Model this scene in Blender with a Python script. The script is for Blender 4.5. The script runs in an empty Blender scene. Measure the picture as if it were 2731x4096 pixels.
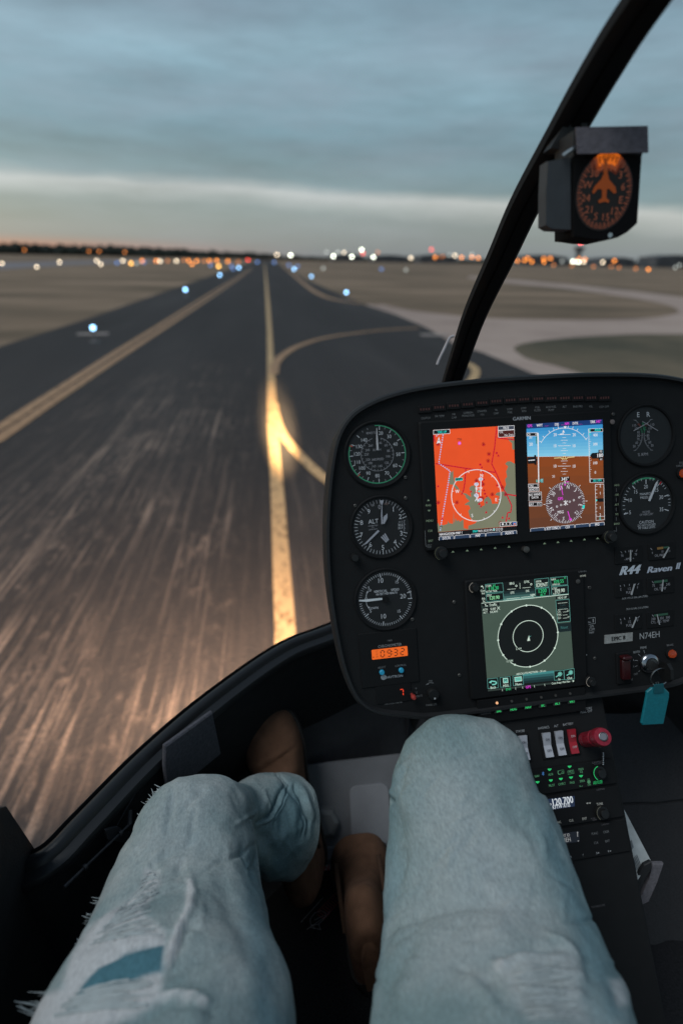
import bpy, math, random
from mathutils import Vector, Matrix, noise
random.seed(7)
R = math.radians
scene = bpy.context.scene
COL = scene.collection

# ------------------------------------------------------------------ camera
EYE = Vector((0, 0, 1.9))
M = Matrix(((0.9922645, -0.03385771, 0.1194354), (-0.1228945, -0.4039385, 0.90649359), (0.01755276, -0.91415936, -0.40497476)))
F = 20 / 36 * 4096
cam = bpy.data.cameras.new('camera'); camo = bpy.data.objects.new('camera', cam); COL.objects.link(camo)
cam.sensor_fit = 'VERTICAL'; cam.sensor_height = 36; cam.lens = 20
cam.clip_start = .02; cam.clip_end = 9000
mw = Matrix((M.col[0], -M.col[1], -M.col[2])).transposed().to_4x4(); mw.translation = EYE
camo.matrix_world = mw
cam.dof.use_dof = True; cam.dof.focus_distance = .74; cam.dof.aperture_fstop = 2.35; cam.dof.aperture_blades = 0
scene.camera = camo
# ------------------------------------------------------------------ world
w = bpy.data.worlds.new('World'); scene.world = w; w.use_nodes = True
nt = w.node_tree; N = nt.nodes; Lk = nt.links; N.clear()
def nd(t, **k):
    n = N.new(t)
    for a, b in k.items():
        if a.startswith('i_'): n.inputs[a[2:]].default_value = b
        else: setattr(n, a, b)
    return n
def mth(op, a, b=None, c=None):
    n = N.new('ShaderNodeMath'); n.operation = op
    for i, v in enumerate((a, b, c)):
        if v is None: continue
        if isinstance(v, (int, float)): n.inputs[i].default_value = v
        else: Lk.new(v, n.inputs[i])
    return n.outputs[0]
tc = nd('ShaderNodeTexCoord')
sp = nd('ShaderNodeSeparateXYZ'); Lk.new(tc.outputs['Generated'], sp.inputs[0])
az = mth('ARCTAN2', sp.outputs[0], sp.outputs[1])
el = mth('ARCSINE', sp.outputs[2])
cv = nd('ShaderNodeCombineXYZ'); Lk.new(az, cv.inputs[0]); Lk.new(mth('MULTIPLY', el, 5.5), cv.inputs[1])
def nz(vec, scale, detail, w_=0, rough=.5):
    n = nd('ShaderNodeTexNoise'); n.noise_dimensions = '4D'; n.inputs['W'].default_value = w_
    n.inputs['Scale'].default_value = scale; n.inputs['Detail'].default_value = detail; n.inputs['Roughness'].default_value = rough
    Lk.new(vec, n.inputs['Vector']); return n.outputs[0]
n1 = nz(cv.outputs[0], 3.1, 5, 1.3, .6); n2 = nz(cv.outputs[0], 4.2, 7, 5.1, .62); n3 = nz(cv.outputs[0], 1.1, 2, 9.2)
e1 = mth('ADD', el, mth('MULTIPLY', mth('MAXIMUM', az, -.05), .055))
e1 = mth('ADD', e1, mth('MULTIPLY', mth('SUBTRACT', n1, .5), .046))
ramp = nd('ShaderNodeValToRGB'); Lk.new(mth('MULTIPLY', e1, 1 / .6), ramp.inputs[0])
def srgb(r, g, b):
    f = lambda c: (c / 255 / 12.92) if c / 255 <= .04045 else ((c / 255 + .055) / 1.055) ** 2.4
    return (f(r), f(g), f(b), 1)
cr = ramp.color_ramp
stops = [(0, (118, 128, 136)), (.03, (114, 128, 136)), (.08, (112, 128, 136)), (.115, (124, 138, 145)), (.138, (168, 174, 177)), (.160, (194, 196, 197)), (.171, (158, 168, 172)), (.187, (102, 132, 144)),
         (.28, (92, 126, 140)), (.44, (124, 153, 166)), (.66, (98, 129, 144)), (1.0, (60, 84, 102))]
while len(cr.elements) < len(stops): cr.elements.new(.5)
for e, (p, c) in zip(cr.elements, stops): e.position = p; e.color = srgb(*c)
# soft stratus mottling
hz = nd('ShaderNodeMapRange', interpolation_type='SMOOTHSTEP'); Lk.new(el, hz.inputs[0]); hz.inputs[1].default_value = .0; hz.inputs[2].default_value = .16
mott = mth('ADD', mth('MULTIPLY', mth('SUBTRACT', n2, .5), 1.9), mth('MULTIPLY', mth('SUBTRACT', n3, .5), 1.5))
mott = mth('MULTIPLY', mott, hz.outputs[0])
gain = mth('ADD', mott, 1.0)
mulc = nd('ShaderNodeVectorMath', operation='SCALE'); Lk.new(ramp.outputs[0], mulc.inputs[0]); Lk.new(gain, mulc.inputs['Scale'])
# grey-lilac cast inside the thicker cloud
lil = nd('ShaderNodeMix', data_type='RGBA'); Lk.new(mulc.outputs[0], lil.inputs[6]); lil.inputs[7].default_value = srgb(140, 150, 166)
Lk.new(mth('MULTIPLY', mth('MULTIPLY', n1, n1), 1.1), lil.inputs[0])
# afterglow low on the left
gz = nd('ShaderNodeMapRange', interpolation_type='SMOOTHSTEP'); Lk.new(el, gz.inputs[0]); gz.inputs[1].default_value = .030; gz.inputs[2].default_value = .002
gz.inputs[3].default_value = 0; gz.inputs[4].default_value = 1
ga = nd('ShaderNodeMapRange', interpolation_type='SMOOTHSTEP'); Lk.new(az, ga.inputs[0]); ga.inputs[1].default_value = .1; ga.inputs[2].default_value = -.5
ga.inputs[3].default_value = 0; ga.inputs[4].default_value = 1
glow = nd('ShaderNodeMix', data_type='RGBA'); Lk.new(lil.outputs[2], glow.inputs[6]); glow.inputs[7].default_value = srgb(196, 112, 84)
Lk.new(mth('MULTIPLY', mth('MULTIPLY', gz.outputs[0], ga.outputs[0]), .9), glow.inputs[0])
skt = nd('ShaderNodeTexSky', sky_type='NISHITA', sun_disc=False, sun_elevation=R(7), sun_rotation=R(-70))
b1 = nd('ShaderNodeBackground'); Lk.new(skt.outputs[0], b1.inputs[0]); b1.inputs[1].default_value = .04
b2 = nd('ShaderNodeBackground'); Lk.new(glow.outputs[2], b2.inputs[0]); b2.inputs[1].default_value = .93
ads = nd('ShaderNodeAddShader'); Lk.new(b1.outputs[0], ads.inputs[0]); Lk.new(b2.outputs[0], ads.inputs[1])
wo = nd('ShaderNodeOutputWorld'); Lk.new(ads.outputs[0], wo.inputs[0])
# soft overcast light from the brighter sky above and behind
sun = bpy.data.lights.new('sun', 'SUN'); sun.energy = 1.5; sun.angle = R(32); sun.color = (.93, .98, 1.0)
suno = bpy.data.objects.new('sun', sun); COL.objects.link(suno)
suno.rotation_euler = Vector((-.58, -.22, 1.0)).to_track_quat('Z', 'Y').to_euler()
vs = scene.view_settings; vs.view_transform = 'Standard'; vs.look = 'None'; vs.exposure = 0; vs.gamma = 1; vs.use_curve_mapping = False
cy = scene.cycles; cy.max_bounces = 6; cy.diffuse_bounces = 4; cy.transparent_max_bounces = 8; cy.caustics_reflective = False; cy.caustics_refractive = False
cy.sample_clamp_indirect = 4
# ------------------------------------------------------------------ tools
K = .57415                       # the working view of the photograph was 1568 wide
def S(vx, vy): return (vx / K, vy / K)
def ray(sx, sy): return M @ Vector(((sx - 1365.5) / F, (sy - 2048) / F, 1))
def at(vx, vy, d): return EYE + ray(*S(vx, vy)) * d
def on_z(vx, vy, z):
    r = ray(*S(vx, vy)); return EYE + r * ((z - EYE.z) / r.z)
def on_x(vx, vy, x):
    r = ray(*S(vx, vy)); return EYE + r * ((x - EYE.x) / r.x)
MT = M.transposed()
def proj(p):
    c = MT @ (p - EYE); return ((c.x / c.z * F + 1365.5) * K, (c.y / c.z * F + 2048) * K)
class Plane:
    def __init__(s, o, x, y):
        s.o = Vector(o); s.x = Vector(x).normalized(); s.n = s.x.cross(Vector(y)).normalized(); s.y = s.n.cross(s.x)
    def uv(s, sx, sy):
        r = ray(sx, sy); t = (s.o - EYE).dot(s.n) / r.dot(s.n); p = EYE + r * t - s.o
        return (p.dot(s.x), p.dot(s.y))
    def p(s, u, v, h=0): return s.o + s.x * u + s.y * v + s.n * h
    def mat(s, u=0, v=0, h=0):
        m = Matrix((s.x, s.y, s.n)).transposed().to_4x4(); m.translation = s.p(u, v, h); return m
class View:                      # a zoomed crop of the photograph laid onto a real plane
    def __init__(s, plane, x0, y0, k): s.pl = plane; s.x0 = x0; s.y0 = y0; s.k = k
    def __call__(s, zx, zy): return s.pl.uv(s.x0 + zx / s.k, s.y0 + zy / s.k)
MATS = {}
def mat(name, col, rough=.6, metal=0, var=.12, scale=60, bump=.0, emit=0, spec=.5, bscale=400, sheen=0, coat=0):
    key = (name,)
    if key in MATS: return MATS[key]
    m = bpy.data.materials.new(name); m.use_nodes = True; t = m.node_tree; b = t.nodes['Principled BSDF']
    c = (*col[:3], 1)
    b.inputs['Roughness'].default_value = rough; b.inputs['Metallic'].default_value = metal
    b.inputs['Specular IOR Level'].default_value = spec
    if sheen: b.inputs['Sheen Weight'].default_value = sheen
    if coat: b.inputs['Coat Weight'].default_value = coat
    tcn = t.nodes.new('ShaderNodeTexCoord')
    n = t.nodes.new('ShaderNodeTexNoise'); n.inputs['Scale'].default_value = scale; n.inputs['Detail'].default_value = 4
    t.links.new(tcn.outputs['Object'], n.inputs['Vector'])
    mx = t.nodes.new('ShaderNodeMix'); mx.data_type = 'RGBA'
    mx.inputs[6].default_value = (*[max(0, x * (1 - 2 * var)) for x in c[:3]], 1); mx.inputs[7].default_value = (*[x * (1 + 2 * var) for x in c[:3]], 1)
    t.links.new(n.outputs[0], mx.inputs[0])
    if emit:
        b.inputs['Base Color'].default_value = (.01, .01, .01, 1)
        t.links.new(mx.outputs[2], b.inputs['Emission Color']); b.inputs['Emission Strength'].default_value = emit
    else: t.links.new(mx.outputs[2], b.inputs['Base Color'])
    if bump:
        n2 = t.nodes.new('ShaderNodeTexNoise'); n2.inputs['Scale'].default_value = bscale; n2.inputs['Detail'].default_value = 3
        t.links.new(tcn.outputs['Object'], n2.inputs['Vector'])
        bp = t.nodes.new('ShaderNodeBump'); bp.inputs['Strength'].default_value = bump; bp.inputs['Distance'].default_value = .002
        t.links.new(n2.outputs[0], bp.inputs['Height']); t.links.new(bp.outputs[0], b.inputs['Normal'])
    MATS[key] = m; return m
def ink(col, emit=0):            # print (col = reflectance) or lit pixels (col = radiance)
    return mat(('lit ' if emit else 'ink ') + '%.3f %.3f %.3f' % tuple(col[:3]), col, .5, var=.04, emit=emit, spec=.2)
def E(r, g, b): return ink(srgb(r, g, b), 1)
def W(v, g=None, b=None): return ink((v, g if g is not None else v, b if b is not None else v))
def obj(name, verts, faces, mats, parent=None, fm=None, smooth=False, mw=None):
    me = bpy.data.meshes.new(name); me.from_pydata([tuple(v) for v in verts], [], faces)
    for m in (mats if isinstance(mats, (list, tuple)) else [mats]): me.materials.append(m)
    if fm: me.polygons.foreach_set('material_index', fm)
    if smooth: me.polygons.foreach_set('use_smooth', [True] * len(me.polygons))
    me.update()
    o = bpy.data.objects.new(name, me); COL.objects.link(o)
    if parent is not None: o.parent = parent
    if mw is not None: o.matrix_local = mw
    return o
def empty(name, mw=None):
    o = bpy.data.objects.new(name, None); o.empty_display_size = .02; COL.objects.link(o)
    if mw is not None: o.matrix_world = mw
    return o
def tag(o, label=None, cat=None, group=None, kind=None):
    if label: o['label'] = label
    if cat: o['category'] = cat
    if group: o['group'] = group
    if kind: o['kind'] = kind
    return o
class MB:
    """collects shapes in local coordinates, builds one mesh"""
    def __init__(s): s.v = []; s.f = []; s.m = []; s.mats = []
    def mi(s, m):
        if m not in s.mats: s.mats.append(m)
        return s.mats.index(m)
    def add(s, verts, faces, m):
        k = len(s.v); i = s.mi(m); s.v += [Vector(v) for v in verts]; s.f += [tuple(a + k for a in f) for f in faces]; s.m += [i] * len(faces)
    def box(s, x0, x1, y0, y1, z0, z1, m, bev=0):
        if bev:
            b = bev; pr = rrect(x0, x1, y0, y1, bev * 1.5, 3)
            s.prism(pr, z0, z1 - b, m, cap=False)
            pi = rrect(x0 + b, x1 - b, y0 + b, y1 - b, bev * .8, 3)
            s.rings([[(*q, z1 - b) for q in pr], [(*q, z1) for q in pi]], m, cap=(False, True)); return
        v = [(x, y, z) for z in (z0, z1) for y in (y0, y1) for x in (x0, x1)]
        s.add(v, [(0, 2, 3, 1), (4, 5, 7, 6), (0, 1, 5, 4), (2, 6, 7, 3), (0, 4, 6, 2), (1, 3, 7, 5)], m)
    def rings(s, rings, m, cap=(False, False), closed=True):
        n = len(rings[0]); v = [p for r in rings for p in r]; f = []
        for i in range(len(rings) - 1):
            for j in range(n if closed else n - 1):
                a = i * n + j; b = i * n + (j + 1) % n; f.append((a, b, b + n, a + n))
        if cap[0]: f.append(tuple(range(n - 1, -1, -1)))
        if cap[1]: f.append(tuple(range((len(rings) - 1) * n, len(rings) * n)))
        s.add(v, f, m)
    def prism(s, poly, z0, z1, m, cap=True): s.rings([[(x, y, z0) for x, y in poly], [(x, y, z1) for x, y in poly]], m, (cap, cap))
    def lathe(s, prof, m, c=(0, 0), n=28, cap=True):
        s.rings([[(c[0] + r * math.cos(2 * math.pi * k / n), c[1] + r * math.sin(2 * math.pi * k / n), z) for k in range(n)] for r, z in prof], m, (False, cap))
    def tube(s, pts, r, m, n=8, cap=True):
        pts = [Vector(p) for p in pts]; rs = r if isinstance(r, (list, tuple)) else [r] * len(pts); rings = []
        up = None
        for i, p in enumerate(pts):
            t = (pts[min(i + 1, len(pts) - 1)] - pts[max(i - 1, 0)]).normalized()
            if up is None: up = Vector((0, 0, 1)) if abs(t.z) < .9 else Vector((1, 0, 0))
            a = t.cross(up).normalized(); b = a.cross(t).normalized(); up = b
            rings.append([p + (a * math.cos(2 * math.pi * k / n) + b * math.sin(2 * math.pi * k / n)) * rs[i] for k in range(n)])
        s.rings(rings, m, (cap, cap))
    def build(s, name, parent=None, smooth=False, mw=None):
        o = obj(name, s.v, s.f, s.mats, parent, s.m, smooth, mw)
        if smooth:
            o.data.set_sharp_from_angle(angle=R(38)) if hasattr(o.data, 'set_sharp_from_angle') else None
        return o
def rrect(x0, x1, y0, y1, r, n=4):
    o = []
    for cx, cy, a in ((x1 - r, y1 - r, 0), (x0 + r, y1 - r, 90), (x0 + r, y0 + r, 180), (x1 - r, y0 + r, 270)):
        for k in range(n + 1): t = R(a + 90 * k / n); o.append((cx + r * math.cos(t), cy + r * math.sin(t)))
    return o
_tx = {}
def text_geo(s):
    if s not in _tx:
        c = bpy.data.curves.new('t', 'FONT'); c.body = s; c.resolution_u = 2; c.size = 1
        o = bpy.data.objects.new('t', c); me = o.to_mesh()
        v = [(p.co.x, p.co.y) for p in me.vertices]; f = [tuple(p.vertices) for p in me.polygons]
        o.to_mesh_clear(); bpy.data.objects.remove(o); bpy.data.curves.remove(c); _tx[s] = (v, f)
    return _tx[s]
CAPH = max(y for x, y in text_geo('H')[0])
class Canvas(MB):
    """flat print or lit pixels: thin layers standing 0.12 mm apart; positions through a View, relative to origin (ou,ov)"""
    def __init__(s, view, org=(0, 0), h=0): super().__init__(); s.V = view; s.org = org; s.h = h
    def q(s, zx, zy): u, v = s.V(zx, zy); return (u - s.org[0], v - s.org[1])
    def sc(s, zx, zy, d):        # zoom length to metres near a point
        a = s.q(zx, zy); b = s.q(zx + d, zy); return math.hypot(a[0] - b[0], a[1] - b[1])
    def raw(s, pts, m, layer=1): s.add([(x, y, s.h + layer * .00012) for x, y in pts], [tuple(range(len(pts)))], m)
    def poly(s, pts, m, layer=1):
        p = [s.q(*a) for a in pts]
        ar = sum(p[i][0] * p[(i + 1) % len(p)][1] - p[(i + 1) % len(p)][0] * p[i][1] for i in range(len(p)))
        if ar < 0: p.reverse()
        from mathutils.geometry import tessellate_polygon
        k = [(x, y, s.h + layer * .00012) for x, y in p]
        s.add(k, [tuple(t) for t in tessellate_polygon([[Vector(a) for a in k]])], m)
    def seg(s, a, b, w_, m, layer=2, w2=None):   # local metres
        w2 = w_ if w2 is None else w2
        d = Vector((b[0] - a[0], b[1] - a[1])); L = d.length
        if L < 1e-9: return
        d /= L; n_ = Vector((-d.y, d.x))
        s.raw([(a[0] - n_.x * w_ / 2, a[1] - n_.y * w_ / 2), (b[0] - n_.x * w2 / 2, b[1] - n_.y * w2 / 2), (b[0] + n_.x * w2 / 2, b[1] + n_.y * w2 / 2), (a[0] + n_.x * w_ / 2, a[1] + n_.y * w_ / 2)], m, layer)
    def line(s, pts, w_, m, layer=2, dash=None):
        W_ = s.sc(*pts[0], w_); P = [s.q(*a) for a in pts]
        for a, b in zip(P, P[1:]):
            if dash:
                L = math.hypot(b[0] - a[0], b[1] - a[1]); n = max(1, round(L / s.sc(*pts[0], dash)))
                for k in range(n):
                    t0 = k / n; t1 = (k + .55) / n
                    s.seg((a[0] + (b[0] - a[0]) * t0, a[1] + (b[1] - a[1]) * t0), (a[0] + (b[0] - a[0]) * t1, a[1] + (b[1] - a[1]) * t1), W_, m, layer)
            else: s.seg(a, b, W_, m, layer)
    def arc(s, c, r, w_, m, a0=0, a1=360, layer=2, n=48):   # c local, clockwise from up, metres
        k = max(3, int(n * abs(a1 - a0) / 360)); v = []; f = []
        for i in range(k + 1):
            t = R(a0 + (a1 - a0) * i / k)
            for rr in (r - w_ / 2, r + w_ / 2): v.append((c[0] + rr * math.sin(t), c[1] + rr * math.cos(t), s.h + layer * .00012))
        for i in range(k): f.append((2 * i, 2 * i + 2, 2 * i + 3, 2 * i + 1))
        s.add(v, f, m)
    def disc(s, c, r, m, layer=2, n=24): s.raw([(c[0] + r * math.cos(-2 * math.pi * k / n), c[1] + r * math.sin(-2 * math.pi * k / n)) for k in range(n)][::-1], m, layer)
    def pol(s, c, r, a): return (c[0] + r * math.sin(R(a)), c[1] + r * math.cos(R(a)))
    def tick(s, c, a, r0, r1, w_, m, layer=3): s.seg(s.pol(c, r0, a), s.pol(c, r1, a), w_, m, layer)
    def text(s, t, zx, zy, hgt, m, sx=1., al='C', layer=3, rot=0, shear=0, bold=0):
        """centred on (zx,zy); hgt = capital height in zoom pixels"""
        v, f = text_geo(t)
        if not v: return
        x0 = min(a[0] for a in v); x1 = max(a[0] for a in v); k = s.sc(zx, zy, hgt) / CAPH
        c = s.q(zx, zy); ox = {'C': (x0 + x1) / 2, 'L': x0, 'R': x1}[al]; ca, sa = math.cos(R(rot)), math.sin(R(rot)); out = []
        for x, y in v:
            X = (x - ox) * k * sx; Y = (y - CAPH / 2) * k; X += Y * shear
            out.append((c[0] + X * ca - Y * sa, c[1] + X * sa + Y * ca, s.h + layer * .00012))
        s.add(out, f, m)
        if bold: s.add([(a[0] + bold * k * .02, a[1], a[2] + .00002) for a in out], f, m)
# ------------------------------------------------------------------ materials
M_black = mat('black textured plastic', (.012, .012, .013), .62, var=.1, bump=.25, bscale=900)
M_face = mat('matt black panel paint', (.0085, .0085, .009), .8, var=.15, bump=.2, bscale=1200, spec=.3)
M_knob = mat('black rubbery knob', (.0065, .0065, .0065), .55, var=.1)
M_bez = mat('satin black bezel', (.0085, .0085, .009), .7, spec=.2, var=.1, scale=30)
M_ring = mat('worn black ring', (.05, .05, .055), .4, var=.3, scale=200)
M_metal = mat('brushed steel', (.5, .5, .5), .3, 1, var=.1)
M_screw = mat('dark screw', (.12, .11, .1), .45, .6, var=.3)
M_frame = mat('painted black frame', (.013, .0135, .015), .38, var=.15, scale=20, bump=.05)
M_dark = mat('black cabin lining', (.016, .016, .017), .8, var=.2, bump=.3, spec=.3)
M_grey = mat('grey vinyl floor plate', (.20, .20, .212), .7, var=.12, scale=18, bump=.3, bscale=500)
M_fab = mat('charcoal woven carpet', (.040, .038, .040), .95, var=.35, scale=500, bump=.8, bscale=1200)
WH = (.62, .62, .62)
# ------------------------------------------------------------------ ground
def ground_mat(name, cols, scale, stretch=(1, 1, 1), rough=.9, bump=.3, bscale=30):
    m = bpy.data.materials.new(name); m.use_nodes = True; t = m.node_tree; b = t.nodes['Principled BSDF']
    b.inputs['Roughness'].default_value = rough; b.inputs['Specular IOR Level'].default_value = .25
    tcn = t.nodes.new('ShaderNodeTexCoord'); mp = t.nodes.new('ShaderNodeMapping'); mp.inputs['Scale'].default_value = stretch
    t.links.new(tcn.outputs['Object'], mp.inputs[0])
    n = t.nodes.new('ShaderNodeTexNoise'); n.inputs['Scale'].default_value = scale; n.inputs['Detail'].default_value = 6; n.inputs['Roughness'].default_value = .62
    t.links.new(mp.outputs[0], n.inputs['Vector'])
    r = t.nodes.new('ShaderNodeValToRGB'); t.links.new(n.outputs[0], r.inputs[0])
    while len(r.color_ramp.elements) < len(cols): r.color_ramp.elements.new(.5)
    for e, (p, c) in zip(r.color_ramp.elements, cols): e.position = p; e.color = (*c, 1)
    t.links.new(r.outputs[0], b.inputs['Base Color'])
    n2 = t.nodes.new('ShaderNodeTexNoise'); n2.inputs['Scale'].default_value = bscale; n2.inputs['Detail'].default_value = 5; t.links.new(tcn.outputs['Object'], n2.inputs['Vector'])
    bp = t.nodes.new('ShaderNodeBump'); bp.inputs['Strength'].default_value = bump; bp.inputs['Distance'].default_value = .03
    t.links.new(n2.outputs[0], bp.inputs['Height']); t.links.new(bp.outputs[0], b.inputs['Normal'])
    return m, t, r, b, tcn
MG = ground_mat('dry mown grass', [(.3, (.085, .065, .042)), (.5, (.215, .15, .10)), (.7, (.37, .26, .18))], .14, (.4, 1, 1), .95, .8, 8)[0]
MG2 = ground_mat('greener mown grass', [(.35, (.06, .058, .04)), (.5, (.13, .105, .07)), (.68, (.22, .165, .11))], .14, (1, .6, 1), .95, .8, 8)[0]
MC = ground_mat('pale concrete', [(.3, (.31, .225, .19)), (.55, (.42, .315, .265)), (.8, (.50, .39, .335))], .25, (1, 1, 1), .85)[0]
MR = ground_mat('distant runway', [(.3, (.17, .155, .165)), (.7, (.25, .225, .235))], .02)[0]
# asphalt: dark binder, lengthwise worn streaks and patches showing pale stone
MA, t, rA, bA, tcn = ground_mat('worn asphalt', [(.30, (.032, .029, .029)), (.55, (.044, .040, .040)), (.8, (.066, .060, .058))], .5, (1, .12, 1), .88, .5, 40)
def tn(scale, st, det=5, w_=0, rg=.6):
    mp = t.nodes.new('ShaderNodeMapping'); mp.inputs['Scale'].default_value = st; mp.inputs['Location'].default_value = (w_, w_ * 1.7, 0); t.links.new(tcn.outputs['Object'], mp.inputs[0])
    n = t.nodes.new('ShaderNodeTexNoise'); n.inputs['Scale'].default_value = scale; n.inputs['Detail'].default_value = det; n.inputs['Roughness'].default_value = rg; t.links.new(mp.outputs[0], n.inputs['Vector']); return n.outputs[0]
def tm(op, a, b_=None, c=None):
    n = t.nodes.new('ShaderNodeMath'); n.operation = op
    for i, v in enumerate((a, b_, c)):
        if v is None: continue
        if isinstance(v, (int, float)): n.inputs[i].default_value = v
        else: t.links.new(v, n.inputs[i])
    return n.outputs[0]
def tr(v, a, b_, c=0, d=1):
    n = t.nodes.new('ShaderNodeMapRange'); n.interpolation_type = 'SMOOTHSTEP'; t.links.new(v, n.inputs[0])
    for i, x in enumerate((a, b_, c, d)): n.inputs[i + 1].default_value = x
    return n.outputs[0]
streak = tr(tn(22.0, (1, .085, 1), 6, 3.1, .7), .47, .70)
blot = tr(tn(15, (1, .38, 1), 6, 8.7, .7), .50, .72)
big = tr(tn(1.3, (1, .5, 1), 3, 1.9), .42, .62)
sx_ = t.nodes.new('ShaderNodeSeparateXYZ'); t.links.new(tcn.outputs['Object'], sx_.inputs[0])
side = tm('MULTIPLY', tr(sx_.outputs[0], -.12, -.55), tr(sx_.outputs[0], -3.2, -1.6))     # the worn wheel track left of the line
fary = tr(sx_.outputs[1], 14, 3.5)
lng = tr(tn(24, (1, .022, 1), 4, 6.6, .6), .50, .66)
wear = tm('MULTIPLY', tm('MULTIPLY', tm('MAXIMUM', tm('MAXIMUM', tm('MULTIPLY', streak, .55), lng), tm('MULTIPLY', blot, .8)), tm('ADD', tm('MULTIPLY', big, .75), .25)), tm('ADD', tm('MULTIPLY', side, .85), .15))
wear = tm('MULTIPLY', wear, fary)
grit = tr(tn(70, (1, 1, 1), 3, 5.5, .8), .32, .68, .45, 1.45); wear = tm('MULTIPLY', wear, grit)
mx = t.nodes.new('ShaderNodeMix'); mx.data_type = 'RGBA'; t.links.new(rA.outputs[0], mx.inputs[6]); mx.inputs[7].default_value = (.31, .235, .19, 1)
t.links.new(wear, mx.inputs[0]); t.links.new(mx.outputs[2], bA.inputs['Base Color'])
def sheet(name, pts, z, m, grid=None):
    """a flat sheet with thickness below it"""
    p = [(q[0], q[1]) for q in pts]
    ar = sum(p[i][0] * p[(i + 1) % len(p)][1] - p[(i + 1) % len(p)][0] * p[i][1] for i in range(len(p)))
    if ar < 0: p.reverse()
    from mathutils.geometry import tessellate_polygon
    v = [(x, y, z) for x, y in p]; f = [tuple(a) for a in tessellate_polygon([[Vector(a) for a in v]])]
    n = len(v); v += [(x, y, z - .003) for x, y in p]
    f += [(i, i + n, (i + 1) % n + n, (i + 1) % n) for i in range(n)]
    o = obj(name, v, f, m)
    return o
def gpt(l, z=0): return [tuple(on_z(x, y, z)[:2]) for x, y in l]
def smooth_line(p, n=6, closed=False):
    out = []; L = len(p)
    for i in range(L if closed else L - 1):
        g = (lambda k: p[k % L]) if closed else (lambda k: p[max(0, min(L - 1, k))])
        a, b, c, d = map(g, (i - 1, i, i + 1, i + 2))
        for k in range(n):
            s_ = k / n
            out.append(tuple(.5 * (2 * b[j] + (c[j] - a[j]) * s_ + (2 * a[j] - 5 * b[j] + 4 * c[j] - d[j]) * s_ ** 2 + (3 * b[j] - a[j] - 3 * c[j] + d[j]) * s_ ** 3) for j in range(len(b))))
    if not closed: out.append(tuple(p[-1]))
    return out
tag(sheet('grass_field', [(-4000, -300), (4000, -300), (4000, 4000), (-4000, 4000)], 0, MG), kind='structure')
tag(sheet('runway', gpt([(-400, 608), (0, 603), (300, 597), (380, 596.5), (370, 601), (150, 609), (0, 619), (-400, 640)]), .004, MR), kind='structure')
def ribbon(name, pts, w_, z, m, kind='structure'):
    pts = [Vector((p[0], p[1])) for p in pts]; v = []; f = []
    ws = w_ if isinstance(w_, (list, tuple)) else [w_] * len(pts)
    for i, p in enumerate(pts):
        tt = (pts[min(i + 1, len(pts) - 1)] - pts[max(i - 1, 0)]).normalized(); nn = Vector((-tt.y, tt.x)) * ws[i] / 2
        v += [(p.x + nn.x, p.y + nn.y, z), (p.x - nn.x, p.y - nn.y, z), (p.x + nn.x, p.y + nn.y, z - .003), (p.x - nn.x, p.y - nn.y, z - .003)]
    for i in range(len(pts) - 1):
        a = 4 * i; f += [(a, a + 1, a + 5, a + 4), (a, a + 4, a + 6, a + 2), (a + 1, a + 3, a + 7, a + 5)]
    return tag(obj(name, v, f, m), kind=kind)
# concrete junction
conc = gpt([(838, 701), (905, 722), (960, 745), (985, 757), (1030, 790), (1100, 860), (1300, 1000), (1900, 1200), (2600, 800), (1900, 722), (1568, 683), (1450, 668), (1300, 653), (1150, 640), (1080, 634), (1070, 640),
            (900, 690)])
tag(sheet('concrete_junction', conc, .008, MC), kind='structure')
isl = gpt([(845, 698), (880, 700), (935, 712), (1000, 720), (1120, 731), (1300, 735), (1470, 732), (1545, 722), (1554, 712), (1520, 698), (1420, 680), (1290, 662), (1180, 652), (1080, 640), (960, 634), (860, 634), (740, 634), (690, 634), (700, 642), (760, 668)])
tag(sheet('grass_island', smooth_line(isl, 5, True), .012, MG), kind='structure')
isl2 = gpt([(2300, 770), (1568, 768), (1400, 771), (1290, 778), (1210, 788), (1180, 800), (1190, 812), (1215, 826), (1290, 845), (1400, 880), (1600, 940), (2300, 1100)])
tag(sheet('grass_verge', smooth_line(isl2, 5, True), .012, MG2), kind='structure')
# taxiway
la = [(-11.5, -20), (-6.6, 0), (-6.35, 8.5), (-5.9, 12), (-5.75, 20), (-5.9, 40), (-6.2, 120), (-6.4, 900)]
ra = gpt([(640, 606), (652, 612), (690, 636), (760, 668), (838, 701), (905, 722), (960, 745), (985, 757), (1040, 790), (1110, 812), (1200, 850), (1330, 905), (1600, 1010)])
ra = [(7.0, 900)] + ra + [(30, 2), (30, -20)]
tag(sheet('taxiway', la + ra[::-1][0:0] + ra, .016, MA), kind='structure')
def paint(name, c, a=.7):
    m, t_, r_, b_, tc_ = ground_mat(name, [(.36, tuple(x * .35 for x in c)), (.48, c), (.8, tuple(min(1, x * 1.15) for x in c))], 26, (1, .5, 1), .6, .3, 60); return m
MY = paint('worn yellow marking paint', (.56, .37, .19)); MYd = paint('faded yellow marking paint', (.42, .25, .14)); MWp = paint('old white marking paint', (.36, .30, .27))
cl = gpt([(658, 1560), (655, 1450), (646, 1300), (638, 1150), (631, 1050), (626, 985), (624.5, 930), (622.5, 860), (619, 760), (615, 700), (611.5, 650), (609, 620), (607.5, 606)])
cl = [(.05, 0)] + cl
wl = [.115] * 6 + [.13] * 4 + [.16, .18, .2, .25]
tag(ribbon('centre_line', cl, wl, .022, MY), kind='structure')
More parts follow.
